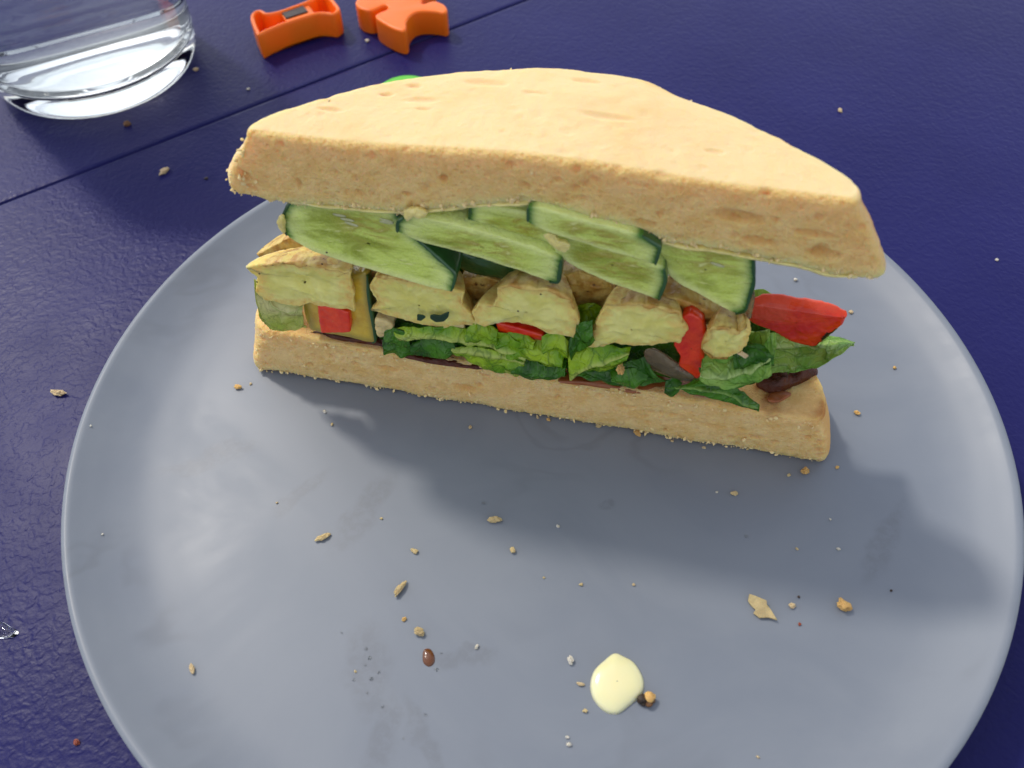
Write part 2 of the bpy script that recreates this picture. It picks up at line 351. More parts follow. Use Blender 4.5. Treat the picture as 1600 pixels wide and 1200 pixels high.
# ------------------------------------------------------------------ bread slices
def bread(name, lower, upper, zb, zt, mat, pits, seed, n_front=380, n_arc=200, rings=46, top_is_crust=True, front_w=1.0, fr_lo=.17, cap_bulge=.0):
    """closed half-round slice: the first segment of each outline is the cut face, the rest its curved back"""
    def outl(o):
        L, Rr, arc = o
        fr = np.stack([np.linspace(L[0], Rr[0], n_front, endpoint=False), np.linspace(L[1], Rr[1], n_front, endpoint=False)], -1)
        return np.vstack([fr, resample([Rr]+arc+[L], n_arc+1)[:-1]])
    lo, up = outl(lower), outl(upper); N = len(lo)
    def inward(o):
        t = np.roll(o, -2, 0)-np.roll(o, 2, 0); t /= np.linalg.norm(t, axis=1, keepdims=True); return np.stack([-t[:, 1], t[:, 0]], -1)
    def sm(x, k=3):
        for _ in range(k): x = (np.roll(x, 1, 0)+x+np.roll(x, -1, 0))/3
        return x
    iu, il = sm(inward(up), 14), sm(inward(lo), 14)
    lo, up = sm(lo, 4), sm(up, 5)
    smin, smax = up[:, 0].min()-.3, up[:, 0].max()+.3
    def spine(o):
        return np.stack([np.clip(o[:, 0], smin+1.6, smax-1.6), np.full(len(o), o[:, 1].max()*.42)], -1)
    def tow(o, r):
        v = spine(o)-o; return o + v/np.maximum(np.linalg.norm(v, axis=1, keepdims=True), 1e-6)*r
    R = []; part = []
    f = fr_lo if top_is_crust else .10; fb = .10 if top_is_crust else .22
    for k in np.linspace(0, 1, 22)[:-1]:                     # underside, from spine to rim
        sp = spine(lo); o = tow(lo, fb); sp = spine(o); q = sp + (o-sp)*k**.8
        R.append((q, np.zeros(N))); part.append(0)
    for th in np.linspace(0, math.pi/2, 6)[:-1]:             # lower edge
        R.append((tow(lo, fb*(1-math.sin(th))), np.full(N, fb*(1-math.cos(th))))); part.append(1)
    for k in np.linspace(0, 1, rings):
        o = lo + (up-lo)*(k**1.3); R.append((o, ('side', k))); part.append(1)
    for th in np.linspace(0, math.pi/2, 12)[1:]:
        R.append((tow(up, f*(1-math.cos(th))), ('top', f*(1-math.sin(th))))); part.append(2)
    for k in np.linspace(1, 0, 46)[1:]:
        o = tow(up, f); sp = spine(o); R.append((sp + (o-sp)*k, ('top', 0))); part.append(3)
    V = []; reg = []
    for (o, zz), pt in zip(R, part):
        b, t = zb(o[:, 0], o[:, 1]), zt(o[:, 0], o[:, 1])
        if isinstance(zz, tuple) and zz[0] == 'side': z = (b+fb) + (t-f-b-fb)*zz[1]
        elif isinstance(zz, tuple): z = t - zz[1]
        else: z = b + zz
        V.append(np.column_stack([o, z])); reg.append(np.full(N, pt))
    V = np.concatenate(V); reg = np.concatenate(reg); F = ring_faces(N, len(R))
    Nn = vnormals(V, F); idx = np.tile(np.arange(N), len(R)); isfront = (idx < n_front)
    fw = smooth(.05, .8, -Nn[:, 1])*(reg >= 1)               # how much a point belongs to the cut face
    crust = np.clip(1-fw, 0, 1)
    if not top_is_crust: crust = np.where(reg >= 2, .25, crust)
    d1 = fbm(V, 1.3, 3, seed)*.045 + fbm(V, 6, 3, seed+3)*.02
    c1, v1 = cells(V*[1, 1, 1.2], 3.2, seed); pore = (1-smooth(.0, .5, c1*(1+.5*vn(V, 6, 3))))*(v1 > .66)*.075
    c2, v2 = cells(V, 8.5, seed+5); pore2 = (1-smooth(0, .5, c2))*(v2 > .4)*.035
    amt = .25 + .75*fw if top_is_crust else .55 + .45*fw
    D = d1*(.6+.6*fw) + .09*fbm(V, .9, 3, seed+40)*smooth(.8, 1.8, V[:, 1])*(reg >= 1)*smooth(.1, .6, Nn[:, 1]) - (pore*(.25+fw*.9) + pore2*(.15+fw*1.1))*1.0 + vn(V, 20, seed+8)*.014*amt
    pit = np.clip((pore/.075)*fw*.45 + (pore2/.035)*fw*.15, 0, 1)
    for (ps, pdd, pz, rs, rz, dep) in pits:                  # named holes on the face or the top
        if pdd is None: e = ((V[:, 0]-ps)/rs)**2 + ((V[:, 2]-pz)/rz)**2; msk = fw
        else: e = ((V[:, 0]-ps)/rs)**2 + ((V[:, 1]-pdd)/rz)**2; msk = (reg >= 2)*1.0
        wgt = (1-smooth(.1, 1.5, e*(1+.75*fbm(V, 2.6, 3, 77))))*msk; D -= dep*wgt; pit = np.maximum(pit, wgt*min(1, dep/.06))
    V = V + Nn*D[:, None]
    low = np.clip(1-(V[:, 2]-zb(V[:, 0], V[:, 1]))/.22, 0, 1)
    ragged = np.where((reg == 1) & (fw > .3), low, 0)
    V[:, 2] -= ragged*np.maximum(0, vn(V*[1, 0, 0]+[0, seed, 0], 5, seed+2))*.10*(1 if top_is_crust else .15)
    side = smooth(.2, .9, Nn[:, 1]*.6 + np.abs(Nn[:, 0])*.55)
    right = smooth(.05, .7, Nn[:, 0])
    return V, F, dict(crust=crust, pit=np.clip(pit, 0, 1)), Nn, reg, fw

def fringe(parent, pts, nrm, n, r0, r1, seed, mat):
    """small torn bits of crumb along a line of the bread, one mesh"""
    rg = np.random.default_rng(seed); Vs = []; Fs = []; k = 0; v0, f0 = ICO0
    for i in rg.integers(0, len(pts), n):
        r = r0 + (r1*1.3-r0)*rg.random()**2.6; A_ = rg.normal(size=(3, 3)); q, _ = np.linalg.qr(A_)
        v = (v0*(1+rg.uniform(-.45, .35, (12, 1)))*[r, r*rg.uniform(.4, .9), r*rg.uniform(.4, 1)])@q
        Vs.append(v + pts[i] + nrm[i]*r*rg.uniform(-.2, .55) + rg.normal(size=3)*.02); Fs.append(f0+k); k += 12
    return mk('crumb_fringe', np.concatenate(Vs), np.concatenate(Fs), mat, parent, flat=True)

# --- bottom slice
bl_front = [(0.99, 0.10), (0.37, 0.56), (0.20, 0.37)]
zb0 = lambda s, d: np.full(np.shape(s), 1.0)
zt0 = lambda s, d: 2.72 + .05*np.sin(s*1.3) - .10*smooth(.8, 0, s) + .05*smooth(12, 14.5, s)
V, F, at, Nn, reg, fw = bread('bread', ((0.15, 0.0), (15.1, 0.02), [(15.2, .45), (14.95, 2.0), (13.3, 3.7), (10.5, 4.5), (7.5, 4.7), (4.2, 4.3), (1.6, 3.1), (.2, 1.7), (-.1, .7)]),
    ((.75, .02), (14.62, .0), [(14.72, .6), (14.35, 1.7), (12.8, 3.2), (10.2, 4.1), (7.5, 4.3), (4.5, 3.9), (2.0, 2.8), (.5, 1.6), (.28, .6)]), zb0, zt0, None,
    [(4.0, None, 2.05, .34, .10, .05), (6.0, None, 1.75, .30, .16, .06), (6.35, None, 1.15, .3, .08, .05), (10.1, None, 2.1, .25, .08, .04), (13.3, None, 1.7, .25, .1, .04), (12.2, None, 1.9, .3, .07, .03)],
    11, top_is_crust=False)
V[:, 2] = np.maximum(V[:, 2], .985+.02*vn(V, 9, 3))
top = (reg >= 2)
at['browned'] = np.clip(smooth(.45, .75, .5+.5*fbm(V, 1.6, 4, 31)+.0)*top*(.8*smooth(.0, .8, V[:, 1])+.5*smooth(12.2, 13.4, V[:, 0])) + .35*smooth(.3, 1, Nn[:, 0])*(1-fw), 0, .85)
at['pale'] = np.zeros(len(V))
bb = mk('bread_slice', V, F, MT_BREADB, attrs=at)
tag(bb, 'lower slice of white flatbread lying flat on the plate under the filling', 'bread', 'two bread slices of the sandwich')
sel = np.where((fw > .6) & (V[:, 2] < 1.22))[0]; sel2 = np.where((fw > .5) & (reg == 1) & (V[:, 2] > 2.5))[0]; sel3 = np.where(fw > .8)[0]
sel = np.concatenate([rng.choice(sel, 1100), rng.choice(sel2, 700), rng.choice(sel3, 120)])
tag(fringe(bb, V[sel], Nn[sel], 620, .014, .055, 5, MT_FRINGE), None, kind='stuff')

# --- top slice
bot_pts = [(1.30, 7.36), (1.82, 7.26), (2.53, 7.24), (3.25, 7.29), (4.65, 7.39), (5.21, 7.45), (6.03, 7.66), (6.83, 7.91), (7.73, 8.13), (8.61, 7.99), (9.36, 7.87), (10.00, 7.66), (10.63, 7.56), (11.25, 7.57), (11.98, 7.52), (12.96, 7.46), (13.58, 7.34), (14.42, 7.37)]
top_pts = [(2.14, 8.96), (3.62, 9.11), (5.54, 9.30), (7.37, 9.50), (8.54, 9.59), (9.68, 9.59), (10.81, 9.51), (11.92, 9.45), (13.36, 9.33)]
bp, tp = np.array(bot_pts), np.array(top_pts)
zb1 = lambda s, d: np.interp(s, bp[:, 0], bp[:, 1]) + .03*np.asarray(d)
zt1 = lambda s, d: np.interp(s, tp[:, 0], tp[:, 1])*.35 + 9.0*.65 + .05*np.sin(s*.9+1) - .16*smooth(2.0, 4.2, d)
arc = [(13.49, 0.75), (12.57, 1.36), (11.35, 2.18), (10.05, 2.72), (9.37, 3.04), (8.57, 3.11), (7.38, 3.05), (5.94, 2.80), (4.80, 2.44), (3.75, 1.84), (2.60, 0.86), (2.19, 0.19)]
upL, upR = arc[-1], arc[0]
V, F, at, Nn, reg, fw = bread('bread', ((bp[0, 0], .0), (bp[-1, 0], .0), [(14.55, .25), (14.1, 1.1), (12.7, 2.0), (10.7, 2.95), (8.2, 3.45), (5.6, 3.2), (3.2, 2.2), (1.6, 1.3), (1.05, .5)]),
    ((2.0, .0), (13.55, .0), [(13.6, .4)] + arc[1:-1] + [(2.05, .3)]), zb1, zt1, None,
    [(13.25, None, 7.85, .27, .13, .11), (11.6, None, 8.45, .5, .16, .07), (12.0, None, 7.95, .3, .10, .06), (9.9, None, 8.0, .28, .10, .05), (1.75, None, 7.85, .16, .16, .05),
     (6.0, None, 8.45, .1, .1, .08), (2.9, None, 7.85, .07, .16, .05), (10.6, None, 7.75, .2, .08, .04), (5.2, None, 7.95, .12, .07, .05), (13.0, None, 8.3, .4, .08, .04), (8.4, None, 8.3, .12, .06, .04),
     (6.3, 2.25, 0, .42, .13, .05), (8.3, 2.6, 0, .3, .09, .04), (5.2, 1.55, 0, .34, .12, .045), (4.9, 2.0, 0, .16, .08, .05), (8.9, 1.5, 0, .5, .10, .045), (3.4, 1.0, 0, .26, .07, .04), (11.0, .95, 0, .16, .07, .03), (4.4, 1.65, 0, .13, .05, .05), (5.3, 1.25, 0, .16, .05, .04), (7.4, 2.0, 0, .3, .06, .03)],
    23)
ue = smooth(0, 1, (Nn[:, 0]*.75+Nn[:, 1]*.5))*smooth(8.3, 9.8, V[:, 0])*(1-fw)
at['browned'] = np.clip(ue*(.75+.6*fbm(V, 2.5, 3, 9))*1.3, 0, .85)
lowz = V[:, 2]-zb1(V[:, 0], V[:, 1])
at['pale'] = smooth(.30, .03, lowz+.1*vn(V, 4, 4))*smooth(1.6, 3.0, V[:, 0])*.75*(reg <= 1)
bt = mk('bread_slice', V, F, MT_BREADT, attrs=at)
tag(bt, 'upper slice of white flatbread, sunlit, lying on the cucumber as lid', 'bread', 'two bread slices of the sandwich')
sel = np.where((fw > .5) & (reg == 1) & (lowz < .14))[0]; sel3 = np.where(fw > .8)[0]; sel4 = np.where((reg == 1) & (V[:, 0] < 1.9))[0]; sel5 = np.where((reg >= 1) & (V[:, 1] > 2.2) & (Nn[:, 1] > .4) & (Nn[:, 2] > .3))[0]
selc = np.concatenate([rng.choice(sel, 1500), rng.choice(sel3, 120), rng.choice(sel4, 300), rng.choice(sel5, 260)])
tag(fringe(bt, V[selc], Nn[selc], 700, .012, .05, 6, MT_FRINGE), None, kind='stuff')
# torn orange fleck on the face
# ------------------------------------------------------------------ chunks: cut food with a front face, sides and a back
def chunk_geo(outline, d0, depth, n=120, rings=12, bev=.05, jag=0., bulge=.0, bump=.01, taper=.75, back='disc', curve=True, dfun=None, seed=0, jagf=3.):
    o = resample(outline, n, True, curve is True)
    if curve == 'soft':
        for _ in range(3): o = (np.roll(o, 1, 0)+2*o+np.roll(o, -1, 0))/4
    area = np.sum(o[:, 0]*np.roll(o[:, 1], -1)-np.roll(o[:, 0], -1)*o[:, 1])
    if area < 0: o = o[::-1]
    t = np.roll(o, -1, 0)-np.roll(o, 1, 0); t /= np.maximum(np.linalg.norm(t, axis=1, keepdims=True), 1e-9); inn = np.stack([-t[:, 1], t[:, 0]], -1)
    if jag:
        P3 = np.column_stack([o, np.full(n, seed*3.1)])
        o = o + inn*(fbm(P3, jagf, 4, seed, .7)*jag)[:, None]
    C = o.mean(0); R = []
    def dep(q): return (dfun(q[:, 0], q[:, 1]) if dfun else np.zeros(len(q))) + d0
    for k in np.linspace(0.02, 1, rings):                     # front face
        q = C + (o-C)*k - 0*inn; q = q + inn*bev*k**3
        R.append((q, dep(q) - bulge*(1-k**2), 0, k))
    for th in np.linspace(0, math.pi/2, 4)[1:]:
        q = o + inn*bev*(1-math.sin(th)); R.append((q, dep(o)+bev*(1-math.cos(th)), 1, 1))
    for k in np.linspace(0, 1, 12)[1:]:
        sc = math.sqrt(max(0.02, 1-(k*.97)**2))*1.0 if back == 'disc' else 1-(1-taper)*k**1.5
        q = C + (o-C)*(np.array([sc, (1-(1-taper)*k**2)]) if back == 'disc' else sc)
        if k > .95 and back != 'disc': q = C + (q-C)*.8
        R.append((q, dep(o)+bev+depth*k, 2, 1))
    q = C + (R[-1][0]-C)*.02; R.append((q, R[-1][1]+.0, 2, 1))
    V = np.concatenate([np.column_stack([q[:, 0], d, q[:, 1]]) for q, d, _, _ in R])
    reg = np.concatenate([np.full(n, r) for _, _, r, _ in R]); edge = np.concatenate([np.full(n, k) for _, _, _, k in R])
    F = ring_faces(n, len(R))[:, ::-1]; Nn = vnormals(V, F)
    if (Nn[reg == 0][:, 1].mean()) > 0: F = F[:, ::-1]; Nn = -Nn
    V = V + Nn*(fbm(V, 3., 3, seed+50)*bump*1.6 + fbm(V, 11, 3, seed+60)*bump)[:, None]
    return V, F, reg, edge, o, inn, C, dep
def shell(o, inn, idx, dep, depth, out=.02, th=.06, back='disc', C=None, taper=.75, rough=.0, seed=0):
    """skin strip wrapped round part of a chunk's outline"""
    R = []; idx = np.array(idx); q0 = o[idx]; i0 = inn[idx]; d0 = dep(o)[idx]
    m = len(idx); e = np.sin(np.linspace(0, math.pi, m))**.35; e[0] = e[-1] = .05
    wob = 1 + rough*vn(np.column_stack([q0, np.full(m, seed)]), 6, seed)
    def ring(offs, dd, sc):
        q = C + (q0 - i0*(offs*e*wob)[:, None] - C)*sc; return np.column_stack([q[:, 0], d0+dd, q[:, 1]])
    R.append(ring(np.full(m, -th), -.012, np.array([1, 1.]))); R.append(ring(np.full(m, out*.5), -.02, np.array([1, 1.]))); R.append(ring(np.full(m, out), .03, np.array([1, 1.])))
    for k in np.linspace(0, 1, 10)[1:]:
        sc = np.array([math.sqrt(max(0.02, 1-(k*.97)**2)), (1-(1-taper)*k**2)]) if back == 'disc' else np.array([1, 1])*(1-(1-taper)*k**1.5)
        R.append(ring(np.full(m, out), .03+depth*k, sc))
    V = np.concatenate(R); F = ring_faces(m, len(R), False)
    Vi = V.copy(); k = len(V)                                    # thin inner wall so that the skin has thickness
    Nn = vnormals(V, F)
    if (Nn[2*m:3*m]*np.column_stack([-i0[:, 0], np.zeros(m), -i0[:, 1]])).sum() < 0: F = F[:, ::-1]; Nn = -Nn
    Vi = V - Nn*.03; Fi = F[:, ::-1]+k
    return np.vstack([V, Vi]), np.vstack([F, Fi])
def arc_idx(o, p, q):
    """outline indices running from the point nearest p to the point nearest q in outline order"""
    a_ = int(np.argmin(((o-np.array(p))**2).sum(1))); b_ = int(np.argmin(((o-np.array(q))**2).sum(1))); n = len(o)
    return [(a_+i) % n for i in range(((b_-a_) % n)+1)]

def cucumber(outline, d0, depth, peels, label, seed, seeds=0, tilt=None, coreC=None, coreR=1.):
    V, F, reg, edge, o, inn, C, dep = chunk_geo(outline, d0, depth, n=150, bev=.04, bulge=.0, bump=.01, taper=.92, seed=seed, dfun=tilt, curve='soft')
    e = np.empty('0') if False else empty('cucumber_slice', (C[0], d0+.3, o[:, 1].min()))
    tag(e, label, 'cucumber slice', 'cucumber slices under the lid')
    pe = np.zeros(len(V)); pts = []
    for a_, b_ in peels:
        idx = arc_idx(o, a_, b_)
        if len(idx) > len(o)//2+8: idx = arc_idx(o, b_, a_)
        pts.append(o[idx]); Vp, Fp = shell(o, inn, idx, dep, depth, .02, .055, 'disc', C, .92, .5, seed)
        mk('peel', Vp, Fp, MT_PEEL, e)
    pp = np.vstack(pts); dist = np.min(np.linalg.norm(V[:, None, [0, 2]]-pp[None, ::3], axis=2), axis=1)
    pe = np.exp(-dist/.17)
    cc = C if coreC is None else np.array(coreC); core = 1-smooth(.1, coreR, np.hypot((V[:, 0]-cc[0])*.8, V[:, 2]-cc[1]))
    mk('flesh', V, F, MT_CUKE, e, attrs=dict(edge=pe, core=core, rim=(1-edge)*(np.ptp(o[:, 1])*.4)*(reg == 0)))
    rg = np.random.default_rng(seed)
    for i in range(seeds):
        an = rg.uniform(0, 6.28); r = rg.uniform(.3, .75)*coreR; c = np.array([cc[0]+r*1.5*math.cos(an), 0, cc[1]+r*.5*math.sin(an)])
        c[1] = dep(np.array([[c[0], c[2]]]))[0]-.005; v = ICO1[0]*[.16, .02, .04]; b = rg.uniform(-.5, .1)
        v = np.column_stack([v[:, 0]*math.cos(b)-v[:, 2]*math.sin(b), v[:, 1], v[:, 0]*math.sin(b)+v[:, 2]*math.cos(b)])
        mk('seed', v+c, ICO1[1], MT_SEED, e)
    return e
oA = [(2.47, 7.18), (2.83, 7.31), (4.11, 7.45), (4.81, 7.30), (5.27, 6.78), (5.92, 6.24), (6.15, 6.05), (6.04, 5.58), (5.29, 5.65), (4.43, 5.79), (3.57, 5.94), (2.85, 6.08), (2.32, 6.36), (2.22, 6.73)]
cucumber(oA, -.05, 3.2, [(oA[12], oA[1]), (oA[12], oA[13]), (oA[3], oA[7])], 'leftmost cucumber slice with broad seedy face hanging above the first potato piece', 3, 5, lambda s, z: (z-6.5)*.25, (oA[3][0]-.6, oA[3][1]-.35), .8)
oG = [(4.33, 6.65), (4.89, 6.52), (5.74, 6.23), (6.59, 5.95), (7.59, 5.94), (8.14, 5.76), (7.88, 5.39), (7.00, 5.21), (6.11, 5.28), (5.55, 5.69), (4.86, 6.18)]
V, F, reg, edge, o, inn, C, dep = chunk_geo(oG, .65, 1.8, bev=.08, bulge=.12, seed=91)
e = mk('cucumber_slice', V, F, MT_PEEL); tag(e, 'cucumber slice showing only its dark green peel, deep behind the two left slices', 'cucumber slice', 'cucumber slices under the lid')
oB = [(5.10, 7.43), (5.48, 7.50), (6.28, 7.42), (7.20, 7.24), (7.99, 7.07), (8.40, 6.86), (8.36, 6.17), (8.12, 6.17), (7.60, 6.34), (6.50, 6.61), (5.41, 6.79), (4.90, 6.97), (4.94, 7.29)]
cucumber(oB, -.12, 2.8, [(oB[11], oB[0]), (oB[5], oB[7])], 'long cucumber slice second from left, tilted down to the right over the dark peel', 4)
oC = [(6.45, 7.80), (6.93, 7.84), (7.71, 7.78), (8.12, 7.58), (8.26, 7.23), (8.19, 6.80), (7.58, 7.00), (6.91, 7.16), (6.40, 7.35)]
cucumber(oC, .12, 2.4, [(oC[8], oC[0])], 'short cucumber slice tucked between the lid and the long slice below it', 5)
oE = [(8.22, 7.46), (8.50, 7.57), (9.15, 7.42), (9.93, 7.19), (10.45, 6.90), (10.54, 6.55), (10.46, 5.96), (10.15, 6.05), (9.36, 6.27), (8.54, 6.63), (8.21, 6.89)]
cucumber(oE, .0, 2.6, [(oE[4], oE[6])], 'cucumber slice lying above the fourth potato piece, below the uppermost slice', 6)
oD = [(7.68, 8.18), (7.98, 8.22), (8.60, 8.08), (9.36, 7.96), (9.92, 7.86), (10.32, 7.63), (10.27, 7.11), (9.92, 7.22), (9.15, 7.35), (8.37, 7.52), (7.99, 7.65), (7.68, 7.79)]
cucumber(oD, -.18, 2.6, [(oD[11], oD[0]), (oD[4], oD[6])], 'uppermost cucumber slice pressed against the underside of the lid at its middle', 7)
oF = [(10.26, 7.42), (10.63, 7.52), (11.25, 7.47), (11.88, 7.38), (12.13, 7.22), (12.28, 6.57), (12.25, 5.91), (12.06, 5.80), (11.49, 6.03), (10.79, 6.34), (10.45, 6.57), (9.94, 6.92)]
cucumber(oF, .12, 2.8, [(oF[4], oF[7])], 'rightmost cucumber slice, wide yellowish face ending above the red pepper', 8, 3, lambda s, z: (z-6)*.2, (oF[2][0], oF[2][1]-.25), .9)

def potato(outline, d0, depth, label, seed, skins=(), jag=.05, dfun=None, extra=None, bulge=.05, mat=None):
    V, F, reg, edge, o, inn, C, dep = chunk_geo(outline, d0, depth, n=170, rings=20, bev=.05, jag=jag*1.5, bulge=.02, bump=.016, taper=.5, back='lump', curve=False, dfun=dfun, seed=seed, jagf=3.4)
    e = empty('potato_piece', (C[0], d0+depth/2, o[:, 1].min()))
    tag(e, label, 'roast potato', 'roast potato pieces in the sandwich')
    c_, v_ = cells(V*[1, .6, 1.2]+.25*vn(V, 3, seed)[:, None], 1.9, seed+3)            # broken, stepped face
    V[:, 1] += np.where(reg == 0, (v_-.45)*.06*smooth(.0, .35, .75-c_) + .05*np.abs(vn(V, 4.5, seed+6)), 0)
    if extra: V = extra(V, reg)
    mk('flesh', V, F, mat or MT_POT, e, attrs=dict(edge=np.where(reg == 0, edge, 1.0)+.0))
    for a_, b_ in skins:
        idx = arc_idx(o, a_, b_)
        if len(idx) > len(o)//2+30: idx = arc_idx(o, b_, a_)
        Vp, Fp = shell(o, inn, idx, dep, depth, .02, .06, 'lump', C, .5, 1.2, seed)
        Vp = Vp + fbm(Vp, 5, 3, seed)[:, None]*.03
        mk('roasted_skin', Vp, Fp, MT_SKIN, e)
    return e
def specks(e, pts, d, r=.022):
    for i, (s_, z_) in enumerate(pts):
        mk('pepper_speck', ICO0[0]*[r*1.3, r*.6, r]+np.array([s_, d, z_]), ICO0[1], MT_SPECK, e)
o1 = [(1.01, 5.21), (1.50, 5.39), (1.98, 5.56), (2.45, 5.61), (2.90, 5.58), (3.68, 5.57), (3.61, 5.25), (3.58, 4.76), (3.53, 4.23), (3.11, 4.25), (2.62, 4.21), (2.43, 4.30), (2.14, 4.09), (1.63, 4.13), (1.23, 4.18), (1.08, 4.42), (1.25, 4.92)]
def cav(V, reg):
    f = reg == 0; a_ = np.exp(-(((V[:, 0]-2.35)/.5)**2+((V[:, 2]-5.0)/.16)**2)); V[:, 1] += np.where(f, a_*.28, 0); return V
e = potato(o1, -.12, .9, 'pale ragged potato piece at far left with a broken spur sticking out', 21, [(o1[1], o1[5])], .045, extra=cav)
specks(e, [(3.24, 6.16), (3.06, 5.78), (1.41, 5.15), (1.27, 4.85)], -.19)
o2 = [(4.21, 5.51), (4.70, 5.57), (5.86, 5.48), (6.23, 5.36), (6.15, 4.94), (6.37, 4.67), (6.46, 4.30), (6.00, 4.21), (5.59, 4.01), (4.82, 4.11), (4.21, 4.20), (3.87, 4.28), (4.11, 4.57), (3.99, 5.12)]
e = potato(o2, -.05, 1.1, 'second potato piece from left with a dark green herb fleck near its lower edge', 22, [(o2[0], o2[2])], .04)
for hb in ([(5.43, 4.64), (5.65, 4.64), (5.90, 4.85), (5.86, 4.65), (5.74, 4.47), (5.54, 4.40), (5.41, 4.50)], [(5.11, 4.57), (5.26, 4.58), (5.32, 4.53), (5.19, 4.37), (5.09, 4.37)]):
    V, F, *_ = chunk_geo(hb, -.2, .04, n=60, rings=5, bev=.01, bump=.0, back='lump', seed=3, curve='soft'); mk('herb_fleck', V, F, MT_HERB, e)
o3 = [(6.97, 5.71), (7.31, 5.90), (7.84, 5.95), (8.32, 5.91), (8.60, 5.69), (8.70, 5.43), (8.86, 4.90), (8.82, 4.48), (8.53, 4.50), (8.21, 4.49), (7.85, 4.61), (7.44, 4.69), (6.94, 4.62), (6.66, 4.34), (6.42, 4.46), (6.38, 4.80), (6.57, 5.14), (6.87, 5.16), (7.02, 5.40)]
e = potato(o3, -.1, 1.15, 'middle potato piece, wide with a browned upper edge and fluffy torn left corner', 23, [(o3[0], o3[5])], .05)
specks(e, [(7.98, 5.85), (7.48, 5.21)], -.2)
o4 = [(9.37, 5.69), (9.87, 5.84), (10.47, 5.87), (10.91, 5.78), (11.02, 5.49), (11.19, 5.28), (11.12, 5.05), (11.05, 4.78), (10.85, 4.78), (10.51, 4.61), (10.26, 4.51), (10.00, 4.45), (9.64, 4.45), (9.22, 4.17), (8.86, 4.13), (8.99, 4.43), (9.21, 4.83), (9.17, 5.03), (9.34, 5.57)]
e = potato(o4, -.08, 1.1, 'fourth potato piece from left with a flat pale face and golden top', 24, [(o4[0], o4[4])], .045)
o5 = [(11.53, 5.56), (11.66, 5.71), (11.95, 5.74), (12.13, 5.62), (12.27, 5.85), (12.41, 5.68), (12.44, 5.36), (12.35, 5.04), (12.13, 4.78), (11.76, 4.69), (11.51, 4.98), (11.57, 5.32)]
potato(o5, -.25, .8, 'small potato bit at right with a deep brown roasted edge beside the red pepper', 25, [(o5[4], o5[8])], .05)
# pieces of the row behind, in skin brown that paints shade into the gaps
ob = [(5.95, 4.98), (6.53, 5.18), (7.01, 5.11), (6.97, 4.60), (6.65, 4.22), (6.18, 4.12), (5.91, 4.38)]
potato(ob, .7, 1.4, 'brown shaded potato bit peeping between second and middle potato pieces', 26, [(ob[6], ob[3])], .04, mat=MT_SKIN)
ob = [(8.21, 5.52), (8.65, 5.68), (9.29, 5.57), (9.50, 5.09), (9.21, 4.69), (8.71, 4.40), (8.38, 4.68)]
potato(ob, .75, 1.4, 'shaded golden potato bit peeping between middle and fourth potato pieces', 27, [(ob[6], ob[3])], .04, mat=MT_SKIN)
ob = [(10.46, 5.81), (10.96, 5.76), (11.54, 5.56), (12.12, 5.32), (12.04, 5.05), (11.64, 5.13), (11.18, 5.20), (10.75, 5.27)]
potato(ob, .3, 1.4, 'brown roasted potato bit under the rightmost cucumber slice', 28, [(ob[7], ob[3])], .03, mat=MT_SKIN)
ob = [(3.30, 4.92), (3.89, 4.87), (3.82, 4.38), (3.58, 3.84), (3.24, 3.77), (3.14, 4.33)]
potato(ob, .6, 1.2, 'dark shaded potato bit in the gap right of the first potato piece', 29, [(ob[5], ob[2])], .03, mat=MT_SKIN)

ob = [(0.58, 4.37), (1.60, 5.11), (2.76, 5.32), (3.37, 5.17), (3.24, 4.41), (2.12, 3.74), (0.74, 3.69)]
potato(ob, 1.1, 1.2, 'added potato bit behind the far left potato piece, keeping the sun off it', 30, [(ob[6], ob[3])], .04, mat=MT_SKIN)  # mostly hidden bit, added to block sun from the first potato piece
# courgette with a red cube on it
oz = [(2.15, 4.09), (3.04, 4.93), (3.60, 5.21), (3.91, 5.31), (3.87, 4.46), (3.82, 3.26), (3.69, 2.86), (3.00, 2.92), (2.29, 2.95), (2.05, 3.09)]
V, F, reg, edge, o, inn, C, dep = chunk_geo(oz, .12, 1.5, bev=.05, bump=.01, taper=.8, back='lump', seed=31)
e = empty('courgette_piece', (C[0], .6, o[:, 1].min())); tag(e, 'yellow grilled courgette piece with green skin under the first potato piece', 'courgette')
mk('flesh', V, F, MT_COURG, e, attrs=dict(edge=np.where(reg == 0, edge, 1)))
Vp, Fp = shell(o, inn, arc_idx(o, oz[6], oz[3]) if len(arc_idx(o, oz[6], oz[3])) < 70 else arc_idx(o, oz[3], oz[6]), dep, 1.5, .02, .07, 'lump', C, .8, .2, 3); mk('skin', Vp, Fp, MT_PEEL, e)
def pepper(outline, d0, depth, label, seed, dfun=None, top=None, char=None, **k):
    V, F, reg, edge, o, inn, C, dep = chunk_geo(outline, d0, depth, n=140, rings=22, curve='soft', bev=k.get('bev', .05), bump=k.get('bump', .012), taper=.8, back='lump', dfun=dfun, seed=seed, jag=k.get('jag', .012))
    at = dict(top=top(V) if top else np.zeros(len(V)), char=char(V) if char else np.full(len(V), -1.))
    e = mk('red_pepper_piece', V, F, MT_PEPPER, attrs=at); tag(e, label, 'red pepper', 'roasted red pepper pieces'); return e
orr = [(2.57, 4.20), (2.94, 4.19), (3.34, 4.10), (3.31, 3.65), (3.24, 3.36), (2.83, 3.22), (2.44, 3.15), (2.49, 3.59)]
pepper(orr, -.06, .5, 'small squarish red pepper cube set in the yellow courgette', 41)
pepper([(6.90, 4.46), (7.27, 4.41), (8.02, 4.27), (8.10, 4.06), (7.57, 4.03), (6.98, 3.85), (6.93, 4.13)], .02, .8, 'thin red pepper sliver showing under the middle potato piece', 42)
